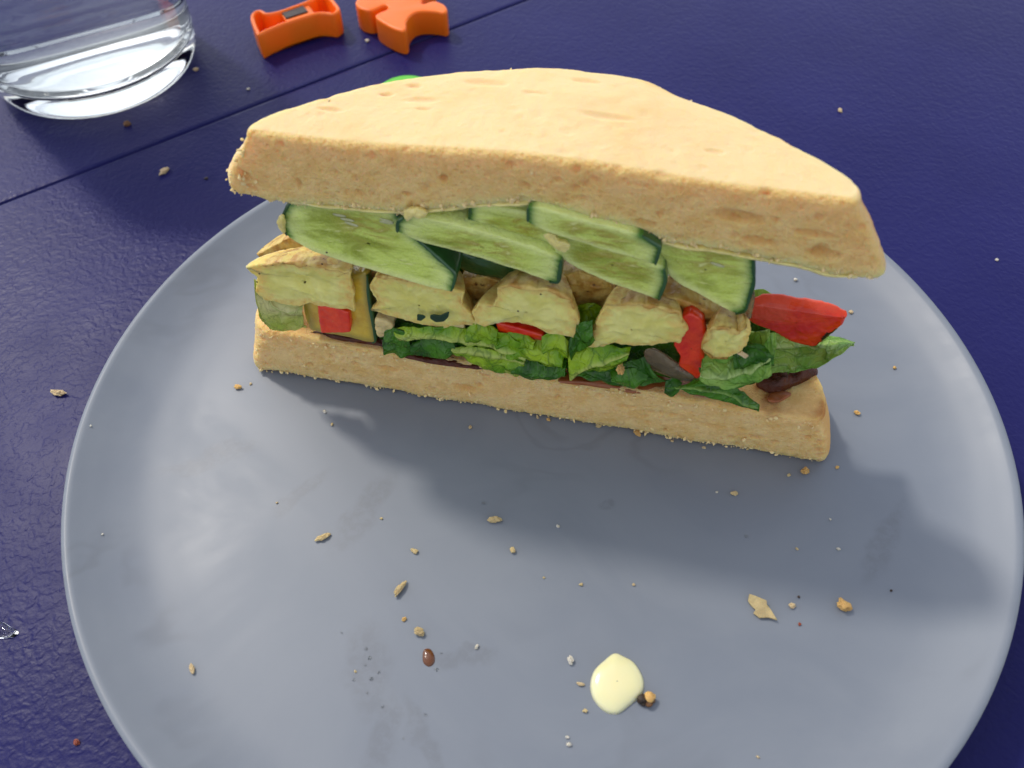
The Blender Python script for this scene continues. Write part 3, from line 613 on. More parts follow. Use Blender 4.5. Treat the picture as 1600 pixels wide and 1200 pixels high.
pepper([(10.98, 5.57), (11.15, 5.69), (11.45, 5.51), (11.57, 5.09), (11.55, 4.54), (11.72, 4.20), (11.75, 3.84), (11.62, 3.53), (11.39, 3.71), (11.12, 3.76), (11.14, 4.22), (10.92, 4.61), (10.99, 5.12)], .02, .9, 'upright soft red pepper strip below the rightmost cucumber slice', 43)
pepper([(10.35, 3.99), (10.92, 4.13), (11.20, 3.73), (11.02, 3.36), (10.54, 3.57)], .5, .8, 'dark shaded red pepper strip behind the onion', 44)
# large pepper resting on the right-hand leaf: matte top strip folding over a glossy flank
op = [(12.49, 4.60), (12.46, 5.16), (12.66, 5.23), (12.96, 5.27), (13.65, 5.25), (14.17, 5.24), (14.54, 5.17), (14.51, 4.89), (14.16, 4.01), (13.88, 4.01), (13.55, 4.07), (13.08, 4.35), (12.67, 4.43)]
oc = np.array(op); zr = oc[:, 1].mean()
ZC = 5.11; zr = ZC-.05
pf = lambda s, z: np.maximum(0, z-ZC)*1.25
def segd(V, p, q):
    p, q = np.array(p), np.array(q); w_ = q-p; tt = np.clip(((V[:, [0, 2]]-p)@w_)/(w_@w_), 0, 1); return np.linalg.norm(V[:, [0, 2]]-p-tt[:, None]*w_, axis=1)
big = pepper(op, 1.1, .12, 'largest red pepper piece, glossy with charred edge, jutting out right over the leaf', 45, pf,
             top=lambda V: np.maximum(smooth(zr+.05, zr+.22, V[:, 2]-.02*np.sin(V[:, 0]*3)), .8*smooth(oc[1, 0]+.95, oc[1, 0]+.7, V[:, 0])*smooth(zr-.45, zr-.3, V[:, 2])),
             char=lambda V: 1.25*np.exp(-(segd(V, oc[7]+.25*(oc[8]-oc[7]), oc[8]+[.0, .0])/.15)**2)*(.75+.5*vn(V, 3, 9)), bev=.08, bump=.02)
# onion, cheese
V, F, reg, edge, o, *_ = chunk_geo([(10.32, 4.21), (10.45, 4.40), (10.71, 4.30), (11.10, 3.99), (11.52, 3.65), (11.49, 3.47), (11.05, 3.50), (10.55, 3.71)], -.02, .12, bev=.04, bulge=.06, back='lump', seed=51)
tag(mk('onion_slice', V, F, MT_ONION), 'translucent brownish onion slice left of the upright red pepper strip', 'onion')
V, F, *_ = chunk_geo([(12.24, 6.08), (12.31, 6.40), (12.39, 5.88), (12.39, 5.60), (12.24, 5.69)], .2, .1, bev=.02, n=60, back='lump', seed=52)
tag(mk('onion_slice', V, F, MT_ONION), 'narrow greyish onion sliver between rightmost cucumber slice and largest red pepper', 'onion')
V, F, *_ = chunk_geo([(3.93, 3.93), (4.11, 3.95), (4.35, 3.84), (4.31, 3.53), (4.05, 3.28), (3.90, 3.39)], -.02, .6, bev=.06, bump=.03, n=70, back='lump', seed=53)
tag(mk('cheese_cube', V, F, MT_CHEESE), 'small pale cube right of the yellow courgette', 'cheese')
V, F, *_ = chunk_geo([(5.52, 4.20), (6.11, 4.28), (6.09, 3.80), (5.74, 3.81), (5.46, 3.89)], -.0, .6, bev=.03, bump=.01, n=70, back='lump', seed=54)
tag(mk('cheese_cube', V, F, MT_CHEESE), 'flat pale cube under the second potato piece', 'cheese')

# ------------------------------------------------------------------ lettuce
def leaf(topl, botl, mat, label, seed, belly=.15, ruf=.06, rib=None, nu=90, nv=40, thick=.022, curl=0., jag=.03, waves=3.):
    """leaf patch between two edge lines, points are (along, height, depth)"""
    T = resample(topl, nu); B = resample(botl, nu); v = np.linspace(0, 1, nv)
    T = np.column_stack([T[:, 0], T[:, 2], T[:, 1]]); B = np.column_stack([B[:, 0], B[:, 2], B[:, 1]])
    L = np.r_[0, np.cumsum(np.linalg.norm(np.diff((T+B)/2, axis=0), axis=1))]
    H = np.linalg.norm(T-B, axis=1).mean()
    P = T[:, None]*(1-v)[None, :, None] + B[:, None]*v[None, :, None]
    P[..., 1] -= belly*np.sin(math.pi*v)[None]; pcx = np.broadcast_to(L[:, None], P.shape[:2]); pcy = np.broadcast_to((v*H)[None], P.shape[:2])
    pc = np.stack([pcx, pcy, np.full(P.shape[:2], seed*1.7)], -1)
    P[..., 1] += ruf*fbm(pc, 1.6, 3, seed)*2.6 + .03*fbm(pc, 4.2, 2, seed+2) + ruf*.6*np.sin(pcx*waves+seed)*np.abs(v-.5)[None]*2
    P[..., 2] += ruf*1.3*fbm(pc, 1.9, 2, seed+4) + curl*np.sin(v*math.pi)[None]
    e = np.abs(v-.5)*2; P += (fbm(pc, 4.5, 3, seed+7)*jag)[..., None]*(e[None, :, None]**4)*[0.3, .3, 1]
    c1, _ = cells(pc*[1, 1, 0], 2.6, seed); P[..., 1] -= .08*(1-smooth(0, .6, c1))
    rb = np.zeros(P.shape[:2])
    if rib is not None:
        r0, r1, w0 = rib; line = r0+(r1-r0)*np.linspace(0, 1, nu); wd = w0*np.linspace(1, .25, nu)
        rb = np.exp(-((v[None]-line[:, None])/wd[:, None])**2); P[..., 1] -= rb*.07
    V = P.reshape(-1, 3); i, j = np.meshgrid(np.arange(nu-1), np.arange(nv-1), indexing='ij'); q = (i*nv+j).ravel()
    F = np.stack([q, q+1, q+nv+1, q+nv], -1); Nn = vnormals(V, F)
    V2 = np.vstack([V-Nn*thick/2, V+Nn*thick/2]); k = len(V)
    bd = [a_*nv for a_ in range(nu)] + [(nu-1)*nv+b_ for b_ in range(1, nv)] + [a_*nv+nv-1 for a_ in range(nu-2, -1, -1)] + [b_ for b_ in range(nv-2, 0, -1)]
    E = [[bd[x], bd[(x+1) % len(bd)], bd[(x+1) % len(bd)]+k, bd[x]+k] for x in range(len(bd))]
    F = np.vstack([F, F[:, ::-1]+k, np.array(E)])
    pcf = np.vstack([pc.reshape(-1, 3)]*2); rbf = np.tile(rb.ravel(), 2)
    o = mk('lettuce_leaf', V2, F, mat, attrs=dict(pc=pcf, rib=rbf)); tag(o, label, 'lettuce', 'lettuce leaves in the sandwich'); return o
def Z(pts, d):                                # add a depth to (along, height) points that carry none
    return [(p[0], p[1], p[2] if len(p) > 2 else d) for p in pts]
leaf(Z([(1.05, 4.44), (1.42, 4.12), (2.15, 4.14)], .1), Z([(1.01, 3.11), (1.34, 2.95), (2.03, 3.15)], .0), MT_LEAFP, 'pale whitish lettuce rib standing at the left end above the bread', 61, .1, .04, (.15, .3, .4))
leaf(Z([(1.02, 4.64), (1.09, 4.48), (1.02, 3.80)], .1), Z([(0.88, 3.37), (0.93, 3.04), (1.04, 2.92)], .0), MT_LEAFP, 'thin see-through lettuce edge curling round the left end of the filling', 62, .08, .02, nu=40)
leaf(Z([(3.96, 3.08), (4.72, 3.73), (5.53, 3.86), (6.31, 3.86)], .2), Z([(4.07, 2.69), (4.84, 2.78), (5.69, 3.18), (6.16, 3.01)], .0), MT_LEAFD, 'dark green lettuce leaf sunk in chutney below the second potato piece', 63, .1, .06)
leaf(Z([(4.36, 3.68), (5.13, 3.99), (6.07, 4.12), (7.14, 4.18), (7.77, 3.87)], .0), Z([(4.56, 3.47), (5.28, 3.68), (6.07, 3.73), (6.99, 3.52), (7.61, 3.48)], -.1), MT_LEAF, 'bright green leaf with a long pale rib running under second and middle potato pieces', 64, .06, .03, (.75, .7, .35))
leaf(Z([(5.85, 3.52), (6.36, 3.60), (7.14, 3.64), (7.63, 3.52)], -.05), Z([(5.85, 3.34), (6.34, 3.02), (6.97, 2.88), (7.57, 2.84)], -.12), MT_LEAF, 'crinkled pale green leaf edge resting on the bread below the long rib', 65, .08, .04, (.2, .2, .2))
leaf(Z([(7.14, 3.75), (7.72, 4.07), (8.23, 4.14), (8.53, 3.94)], .1), Z([(7.24, 3.58), (7.76, 3.52), (8.19, 3.48), (8.53, 3.37)], -.15), MT_LEAF, 'folded bright green leaf below the right half of the middle potato piece', 66, .2, .05)
leaf(Z([(7.28, 3.38), (7.74, 3.44), (8.20, 3.36), (8.59, 3.60)], .0), Z([(7.32, 2.97), (7.68, 2.81), (8.26, 2.91), (8.63, 3.20)], -.12), MT_LEAFD, 'dark underside of a leaf cupped below the folded bright leaf', 67, .22, .03)
leaf(Z([(8.47, 4.67), (8.87, 5.02), (9.24, 4.93), (9.43, 4.67)], .5), Z([(8.52, 3.32), (8.91, 3.60), (9.19, 3.86), (9.47, 4.15)], .3), MT_LEAF, 'shaded green leaf filling the gap between middle and fourth potato pieces', 68, .1, .08)
leaf(Z([(8.60, 4.12), (9.21, 4.31), (9.65, 4.32), (10.02, 4.32)], .05), Z([(8.75, 3.09), (9.13, 3.48), (9.57, 3.68), (9.95, 4.06)], -.15), MT_LEAF, 'fan shaped bright leaf with dark veins below the fourth potato piece', 69, .2, .06, (.9, .2, .12), waves=5)
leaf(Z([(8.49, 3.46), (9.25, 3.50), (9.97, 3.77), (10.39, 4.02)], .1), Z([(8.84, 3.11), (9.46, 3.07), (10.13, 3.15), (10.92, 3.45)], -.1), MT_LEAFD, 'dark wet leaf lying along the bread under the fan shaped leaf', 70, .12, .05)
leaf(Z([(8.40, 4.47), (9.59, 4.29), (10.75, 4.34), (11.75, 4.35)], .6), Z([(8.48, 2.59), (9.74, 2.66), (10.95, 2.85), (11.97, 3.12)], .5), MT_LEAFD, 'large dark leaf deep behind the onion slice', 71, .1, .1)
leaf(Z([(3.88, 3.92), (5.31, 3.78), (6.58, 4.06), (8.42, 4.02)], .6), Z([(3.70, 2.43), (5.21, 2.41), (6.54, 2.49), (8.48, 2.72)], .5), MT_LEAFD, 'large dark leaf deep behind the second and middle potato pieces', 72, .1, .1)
# right-hand leaves
leaf(Z([(11.61, 4.28), (12.16, 4.55), (12.49, 4.97), (12.85, 5.31)], .3), Z([(11.61, 4.17), (12.15, 3.98), (12.69, 4.08), (13.07, 4.63)], -.35), MT_LEAFR, 'large curled green leaf with a shallow fold in front of the biggest red pepper piece', 73, .22, .06, (.6, .5, .10), nv=60)
leaf(Z([(11.57, 4.18), (12.16, 3.87), (12.72, 3.87), (13.08, 4.43)], -.1), Z([(11.63, 4.03), (12.17, 3.89), (12.69, 3.94), (13.01, 4.25)], -.05), MT_LEAFD, 'dark green underside of the curled leaf, glossy, just above the chutney', 74, .12, .03)
leaf(Z([(12.48, 3.82), (13.51, 3.95), (14.34, 4.09), (15.03, 3.98)], 1.5), Z([(12.66, 3.31), (13.57, 3.64), (14.19, 3.89), (14.69, 4.79)], .6), MT_LEAFR, 'flat veined leaf pointing right beneath the biggest red pepper piece', 75, .0, .05, (.35, .3, .06), nv=60)
leaf(Z([(12.54, 4.40), (12.78, 4.51), (13.18, 4.42)], 2.2), Z([(12.61, 4.09), (12.86, 4.15), (13.20, 4.35)], 2.0), MT_LEAFR, 'small leaf tip peeping above the biggest red pepper piece', 76, .03, .02, nu=40)
leaf(Z([(11.54, 3.58), (11.89, 3.72), (12.48, 3.64), (13.14, 2.98)], .0), Z([(10.93, 3.44), (11.68, 3.34), (12.43, 3.20), (13.12, 3.04)], -.2), MT_LEAFD, 'pointed leaf drooping over the front edge of the lower bread at right', 77, .08, .04, (.6, .3, .06))
leaf(Z([(10.92, 3.39), (11.14, 3.54), (11.30, 3.39)], -.0), Z([(10.94, 3.08), (11.13, 2.98), (11.25, 3.21)], -.15), MT_LEAFD, 'tiny leaf scrap hanging over the bread edge left of the drooping leaf', 78, .04, .02, nu=40)

SCR = [
 ([(12.17, 4.94), (12.53, 5.11), (12.98, 5.13)], [(12.34, 4.25), (12.73, 4.44), (13.09, 4.68)], MT_LEAFD, 'shaded leaf scrap behind the small potato bit at right'),
  # crumpled scraps between the big leaves
 ([(4.13, 3.55), (4.48, 3.77), (4.79, 3.70)], [(4.21, 3.20), (4.50, 3.12), (4.81, 3.35)], MT_LEAFD, 'small dark leaf scrap beside the pale cube right of the courgette'),
 ([(4.75, 3.36), (5.42, 3.66), (5.92, 3.63)], [(4.90, 2.98), (5.45, 2.96), (5.99, 3.34)], MT_LEAFD, 'dark glossy leaf scrap under the left end of the long pale rib'),
 ([(6.16, 4.16), (6.60, 4.44), (6.95, 4.25)], [(6.24, 3.78), (6.61, 3.82), (6.98, 4.00)], MT_LEAF, 'bright leaf scrap left of the thin red pepper sliver'),
 ([(6.85, 4.00), (7.31, 4.20), (7.85, 4.14)], [(6.99, 3.78), (7.42, 3.74), (7.81, 3.93)], MT_LEAF, 'bright leaf scrap below the thin red pepper sliver'),
 ([(7.99, 4.30), (8.31, 4.51), (8.61, 4.27)], [(8.07, 3.75), (8.40, 3.74), (8.64, 3.89)], MT_LEAF, 'crumpled leaf scrap under the right end of the middle potato piece'),
 ([(8.63, 4.36), (8.82, 4.95), (9.11, 5.12)], [(8.73, 3.76), (8.92, 4.08), (9.21, 4.55)], MT_LEAFD, 'upright leaf scrap left of the fourth potato piece'),
 ([(6.99, 3.10), (7.31, 3.32), (7.68, 3.22)], [(7.16, 2.93), (7.41, 2.85), (7.72, 3.03)], MT_LEAFP, 'pale leaf edge curled over the bread below the folded bright leaf'),
 ([(9.62, 3.41), (10.08, 3.67), (10.49, 3.58)], [(9.77, 3.18), (10.16, 3.14), (10.50, 3.33)], MT_LEAFD, 'flat dark scrap lying on the bread left of the tiny hanging scrap'),
 ([(11.67, 4.63), (11.88, 4.85), (12.15, 4.83)], [(11.81, 4.51), (12.05, 4.43), (12.25, 4.66)], MT_LEAFR, 'raised fold on the large curled leaf near the small potato bit'),
 ([(12.75, 5.05), (12.85, 5.45), (12.93, 5.55)], [(12.94, 4.59), (13.03, 4.92), (13.02, 5.30)], MT_LEAFR, 'folded leaf corner just below the left end of the biggest red pepper piece')]
for k_, (a_, b_, mt_, lab) in enumerate(SCR):
    leaf(Z(a_, .0), Z(b_, -.12), mt_, lab, 120+k_, .12, .07, nu=44, nv=26, curl=.02, waves=6.)

# filling further back, closing the gaps
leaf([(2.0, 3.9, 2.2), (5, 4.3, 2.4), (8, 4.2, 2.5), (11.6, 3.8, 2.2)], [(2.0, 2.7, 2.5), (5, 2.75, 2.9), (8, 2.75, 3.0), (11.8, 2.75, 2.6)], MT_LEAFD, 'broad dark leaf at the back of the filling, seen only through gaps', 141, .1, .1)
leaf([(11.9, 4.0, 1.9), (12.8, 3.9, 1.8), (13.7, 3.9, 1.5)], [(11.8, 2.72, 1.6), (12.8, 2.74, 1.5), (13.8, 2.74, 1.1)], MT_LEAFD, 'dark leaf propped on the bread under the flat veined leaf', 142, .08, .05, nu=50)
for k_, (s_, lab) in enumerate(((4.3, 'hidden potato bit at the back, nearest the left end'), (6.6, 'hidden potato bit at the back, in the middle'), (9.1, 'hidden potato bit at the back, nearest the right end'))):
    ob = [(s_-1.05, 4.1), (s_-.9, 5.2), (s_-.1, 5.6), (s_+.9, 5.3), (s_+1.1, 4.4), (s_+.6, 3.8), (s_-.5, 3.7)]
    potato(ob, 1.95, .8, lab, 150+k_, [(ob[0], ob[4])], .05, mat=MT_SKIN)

# ------------------------------------------------------------------ chutney and stains on the lower slice
def blob(name, outline, z0, h, mat, seed, frame='S', n=90, rings=14, rough=.3, lump=.0, pw=.5, jag=.0, n2=1.):
    o = resample(outline, n, True); C = o.mean(0); R = []
    if jag: o = C + (o-C)*(1+jag*fbm(np.column_stack([o, np.zeros(n)]), 2.5, 3, seed))[:, None]
    for k in np.linspace(1, .02, rings):
        q = C + (o-C)*k; z = z0 + h*(1-k**2.4)**pw; P3 = np.column_stack([q, np.full(n, seed)])
        z = z + (fbm(P3, 3.2, 3, seed)*lump*h)*(1-k**3); R.append(np.column_stack([q, z]))
    R = [np.column_stack([o*.0+C+(o-C)*.5, np.full(n, z0-.01)]), np.column_stack([o, np.full(n, z0-.01)])] + R
    V = np.concatenate(R); F = ring_faces(n, len(R)); Nn = vnormals(V, F)
    if Nn[n*8:][:, 2].mean() < 0: F = F[:, ::-1]
    return mk(name, V, F, mat, frame=frame)
tag(blob('chutney', [(1.04, 0.16), (1.90, 0.24), (2.61, 0.17), (3.96, 0.18), (4.69, -0.05), (5.67, -0.05), (6.62, 0.02), (7.18, 0.38), (6.43, 0.86), (3.74, 0.86), (1.25, 0.58)], 2.66, .13, MT_JAM, 81, lump=1.6, jag=.15), 'dark sticky chutney oozing along the left half of the lower bread', 'chutney')
tag(blob('chutney', [(13.13, 0.87), (13.29, 0.66), (13.57, 0.64), (13.91, 0.87), (14.27, 1.18), (14.54, 1.51), (14.35, 1.72), (13.78, 1.60), (13.27, 1.21)], 2.72, .34, MT_JAM, 82, lump=1.1, jag=.25), 'thick dark red chutney heap at the right end of the lower bread', 'chutney')
tag(blob('chutney', [(8.52, 0.04), (9.46, 0.04), (10.68, 0.05), (11.88, 0.14), (12.62, 0.33), (12.14, 0.78), (10.30, 0.71), (8.61, 0.46)], 2.66, .14, MT_JAMT, 83, lump=.8, jag=.2), 'thin brown chutney film along the bread under the middle leaves', 'chutney')
tag(blob('chutney', [(13.36, 0.41), (13.60, 0.38), (13.83, 0.54), (13.94, 0.72), (13.71, 0.75), (13.44, 0.62)], 2.745, .05, MT_JAMT, 84, lump=.8, jag=.4), 'small brown chutney stain soaked into the right end of the bread', 'chutney')

# ------------------------------------------------------------------ mayonnaise under the lid
zz = resample([(x, y) for x, y in zip(bp[:, 0], bp[:, 1])], 220, curve=False); zz = zz[(zz[:, 0] > 2.6) & (zz[:, 0] < 14.1)]
R = []; k = len(zz); sw_ = np.column_stack([zz[:, 0], np.zeros(k), np.zeros(k)])
drop = .06 + .05*smooth(6, 9, zz[:, 0]) + .06*np.maximum(0, vn(sw_, 1.6, 5)) + .035*np.maximum(0, vn(sw_, 4.5, 6)); drop *= smooth(2.6, 3.4, zz[:, 0])*smooth(14.1, 13.4, zz[:, 0])
for th in np.linspace(0, 2*math.pi, 14, endpoint=False):
    dd = -.02 + .32 - .34*math.cos(th) ; R.append(np.column_stack([zz[:, 0], np.full(k, dd)+.03*vn(sw_, 3, 8)*(math.cos(th) > 0), zz[:, 1]+.06 + math.sin(th)*.03 - np.maximum(0, -math.sin(th))*drop*1.0 - drop*.5]))
V = np.concatenate(R); n = k; ii = np.arange(n-1); F = np.concatenate([np.stack([r*n+ii, r*n+ii+1, ((r+1) % 14)*n+ii+1, ((r+1) % 14)*n+ii], -1) for r in range(14)])
Nn = vnormals(V, F); V = V + Nn*(fbm(V, 5, 3, 4)*.03)[:, None]
tag(mk('mayonnaise_layer', V, F, MT_MAYO), 'pale yellow mayonnaise spread along the underside of the lid', 'mayonnaise')
tag(blob('mayonnaise_drop', [(2.06, 6.56), (2.24, 6.49), (2.47, 6.33), (2.62, 5.98), (2.55, 5.67), (2.29, 5.46), (2.00, 5.28), (1.75, 5.33), (1.54, 5.57), (1.48, 5.87), (1.59, 6.19), (1.85, 6.43)], 1.0, .16, MT_DROP, 85, 'W', pw=.42), 'pale yellow round mayonnaise drop near the front of the plate', 'mayonnaise')
tag(blob('water_drop', [(-12.29, 7.89), (-12.12, 8.01), (-11.85, 7.91), (-11.60, 7.78), (-11.64, 7.65), (-11.86, 7.59), (-12.21, 7.64)], .015, .10, MT_WATER, 86, 'W', lump=.6, jag=.3), 'splash of water on the blue table at the left edge', 'water')
for pts, lab in (([(-2.05, 6.72), (-1.91, 6.75), (-1.81, 6.60), (-1.81, 6.44), (-1.92, 6.36), (-2.05, 6.47)], 'oval brown chutney spot on the empty front of the plate'),):
    tag(blob('chutney_drop', pts, 1.0, .07, food('amber_chutney', (.16, .05, .012), .12, .2, coat=.5, coatr=.1).m, 87, 'W', n=50, rings=8), lab, 'chutney')
MT_OIL = M('grease').p(color=(1, 1, .97), rough=.05, trans=1, ior=1.4).m
for i, (x, y) in enumerate([(-3.86, 7.15), (-3.29, 6.78), (-3.20, 6.58), (-3.28, 6.43), (-2.98, 6.26), (-3.13, 6.13), (-3.19, 5.84), (-2.85, 5.55), (-1.75, 6.29), (-1.66, 6.64), (-1.95, 5.36), (-0.75, 10.30), (-2.38, 4.91), (-3.50, 6.12), (5.39, 9.25)]):
    r = .024+.018*((i*7) % 3)/2; an = np.linspace(0, 2*math.pi, 10, endpoint=False)
    o = blob('grease_drop', [(x+r*math.cos(t), y+r*math.sin(t)) for t in an], 1.0, r*.6, MT_OIL, 90+i, 'W', n=16, rings=5)
    tag(o, 'tiny clear bead of grease on the grey plate', 'grease drop', 'grease beads on the plate')

# ------------------------------------------------------------------ crumbs
def crumb(x, y, r, zs, kind, label, group=None, el=1.0, flat_=.7, ang=None, name='bread_crumb', seed=0, cat='crumb'):
    rg = np.random.default_rng(seed); r *= .76; v, f = ICO2 if r > .06 else ICO1
    v = v*(1 + .6*fbm(v+seed, 1.3, 2, seed) + .28*vn(v+seed, 3.4, seed+1))[:, None]*[r*el, r/math.sqrt(el), r*flat_]
    a_ = rg.uniform(0, 3.1) if ang is None else ang
    v = np.column_stack([v[:, 0]*math.cos(a_)-v[:, 1]*math.sin(a_), v[:, 0]*math.sin(a_)+v[:, 1]*math.cos(a_), v[:, 2]])
    v[:, 2] += zs - v[:, 2].min() - r*.1
    return tag(mk(name, v+[x, y, 0], f, MC[kind], frame='W', flat=True), label, cat, group)
def plate_z(x, y):
    r = math.hypot(x-PC[0], y-PC[1]); return float(np.interp(r, [0, 8.5, 9.2, 9.9, 10.5, 11.0, 11.28], [1, 1, 1.02, 1.09, 1.25, 1.47, 1.62]))
PPCM = 62.
G = 'crumbs scattered on the plate'
CR = [  # position, radius in px, colour, elongation, label
 ([(-7.31, 13.99)], 6, 'gold', 1.4, 'orange brown crumb just left of the lower bread corner'),
 ([(-4.53, 9.47)], 6.5, 'pale', 1.8, 'long pale crumb on the left middle of the plate'),
 ([(-2.64, 8.12)], 7.5, 'pale', 2.2, 'long pale crumb lying slanted above the brown chutney spot'),
 ([(-2.15, 7.12)], 8, 'pale', 1.3, 'jagged pale crumb directly behind the brown chutney spot'),
 ([(-2.51, 7.42)], 4.5, 'gold', 1, 'golden crumb just left of the jagged pale crumb'),
 ([(-0.49, 9.81)], 7, 'pale', 1.6, 'pale crumb with knobbly edge in the middle of the plate'),
 ([(-0.08, 9.02)], 5, 'pale', 1.2, 'rounded pale crumb in front of the knobbly middle crumb'),
 ([(-2.36, 9.06)], 5, 'pale', 1.3, 'small upright crumb left of the plate centre'),
 ([(1.10, 6.41)], 5.5, 'white', 1.2, 'white crumb just left of the mayonnaise drop'),
 ([(1.30, 5.90)], 4, 'tan', 1.8, 'tan sliver touching distance left of the mayonnaise drop'),
 ([(1.34, 5.36)], 3.5, 'pale', 1, 'small crumb at the lower left of the mayonnaise drop'),
 ([(0.97, 4.71)], 4, 'white', 1.1, 'small white crumb nearest the front edge of the picture'),
 ([(2.19, 12.45)], 5, 'pale', 1.2, 'pale crumb fallen below the middle of the lower bread'),
 ([(0.92, 12.68)], 4, 'gold', 1.1, 'golden crumb right below the lower bread left of its middle'),
 ([(3.16, 12.20)], 7, 'gold', 1.3, 'golden crumb touching the lower bread edge right of the middle'),
 ([(7.13, 10.94)], 7, 'gold', 1.1, 'golden crumb under the right front corner of the bread'),
 ([(7.96, 11.05)], 3.5, 'gold', 1, 'tiny crumb right of the bread corner'),
 ([(5.30, 10.38)], 5, 'pale', 1.2, 'lone pale crumb in the shade in front of the right bread end'),
 ([(6.08, 7.50)], 5, 'tan', 1.1, 'tan crumb between the big flake and the golden nugget'),
 ([(6.27, 7.72)], 2.5, 'dark', 1, 'black speck above the tan crumb on the right'),
 ([(6.15, 7.09)], 3, 'red', 1, 'reddish brown speck below the tan crumb on the right'),
 ([(7.19, 7.46)], 10, 'gold', 1.3, 'largest golden crumb nugget on the right of the plate'),
 ([(8.35, 7.81)], 2.2, 'dark', 1, 'tiny dark speck on the right part of the plate'),
 ([(8.86, 12.66)], 5, 'gold', 1.3, 'golden crumb in the sun to the right of the bread end'),
 ([(10.22, 14.06)], 3.5, 'gold', 1, 'small crumb near the right rim above the golden one'),
 ([(9.58, 16.09)], 4.5, 'tan', 1.2, 'tan crumb right of the red pepper tip'),
 ([(8.34, 17.43)], 4.5, 'white', 1, 'white crumb on the plate under the right end of the lid'),
 ([(-6.94, 6.41)], 5, 'tan', 2., 'upright tan sliver on the lower left of the plate'),
]
i = 0
for pos, r, kd, el, lab in CR:
    (x, y), = pos; i += 1
    crumb(x, y, r/PPCM, plate_z(x, y), kd, lab, G, el, .7, None, 'food_speck' if kd in ('dark', 'red') else 'bread_crumb', 100+i, 'speck' if kd in ('dark', 'red') else 'crumb')
GRAINS = [
 ([(-7.00, 14.11)], "right of the orange brown crumb at the bread's left corner"),
 ([(-4.67, 12.71)], 'in the bright patch of plate left of the sandwich shadow'),
 ([(-4.91, 13.12)], 'just behind the grain in the bright patch left of the shadow'),
 ([(-5.76, 10.44)], 'on the plate left of the long pale crumb'),
 ([(-3.19, 9.94)], 'between the long pale crumb and the knobbly middle crumb'),
 ([(1.01, 9.62)], 'right of the knobbly crumb in the middle of the plate'),
 ([(-1.10, 12.52)], 'in the shade below the left part of the lower bread'),
 ([(0.62, 8.33)], 'right and in front of the rounded pale crumb'),
 ([(0.94, 4.85)], "just behind the white crumb nearest the picture's front edge"),
 ([(0.64, 12.77)], 'touching the lower bread edge, left of the golden crumb there'),
 ([(6.72, 10.86)], 'left of the golden crumb under the bread corner'),
 ([(7.44, 9.63)], "alone in the shade in front of the bread's right corner"),
 ([(2.63, 8.11)], 'midway between the mayonnaise drop and the sandwich'),
 ([(1.45, 8.14)], 'behind and left of the mayonnaise drop, alone'),
 ([(-0.90, 6.76)], 'right of the brown chutney spot'),
 ([(4.71, 4.38)], 'close to the front picture edge below the big flake'),
 ([(6.49, 8.89)], 'behind the tan crumb on the right of the plate'),
 ([(7.44, 8.86)], 'behind the largest golden nugget'),
 ([(4.78, 11.72)], 'close to the lower bread edge at its right third'),
 ([(-3.48, 6.29)], 'brownish, among the grease beads on the front left'),
 ([(4.89, 10.43)], 'left of the lone pale crumb in the shade'),
 ([(4.01, 11.94)], 'just below the bread, right of the golden crumb touching it'),
]
for pos, lab in GRAINS:
    (x, y), = pos; i += 1
    crumb(x, y, (2.2+1.2*((i*5) % 4)/3)/PPCM, plate_z(x, y), ('pale', 'white', 'tan')[i % 3], 'tiny crumb grain ' + lab, 'tiny crumb grains on the plate', 1.2, .7, None, 'crumb_grain', 100+i)
for (x, y), lab in zip([(-10.59, 12.45), (-9.61, 9.53)], ('upper', 'lower')):
    i += 1; crumb(x, y, .035, plate_z(x, y), 'white', lab + ' of two tiny white grains near the left rim of the plate', 'tiny crumb grains on the plate', 1.1, .7, None, 'crumb_grain', 100+i)
GT = 'crumbs on the blue table'
for pos, r, kd, el, lab in [
 ([(-12.74, 14.69)], 8, 'tan', 1.7, 'flat tan crumb on the blue table left of the plate'),
 ([(-13.96, 27.13)], 6, 'brown', 1.1, 'dark brown crumb in front of the drinking glass'),
 ([(-11.98, 24.34)], 6.5, 'tan', 1.6, 'tan crumb sliver between the table seam and the bread'),
 ([(-12.14, 30.61)], 4, 'tan', 1.2, 'greyish crumb right of the glass base'),
 ([(-9.86, 29.22)], 3, 'white', 1, 'white crumb between the glass and the orange toys'),
 ([(-5.54, 32.38)], 3.5, 'white', 1, 'pale crumb between the two orange toys'),
 ([(-10.42, 23.94)], 3.5, 'dark', 1, 'dark crumb left of the upper bread end'),
 ([(12.31, 26.93)], 4, 'tan', 1.2, 'crumb on the table behind the right side of the sandwich'),
 ([(15.23, 19.06)], 3, 'white', 1, 'white crumb on the table near the right picture edge'),
 ([(8.13, 26.63)], 2.5, 'white', 1, 'tiny white crumb on the table just behind the lid'),
 ([(-9.53, 5.26)], 5, 'red', 1.2, 'reddish crumb on the table at the lower left')]:
    (x, y), = pos; i += 1; rr = r/(1340/math.sqrt(x*x+y*y+19.16**2)); crumb(x, y, rr, 0, kd, lab, GT, el, .6, None, 'bread_crumb', 100+i)
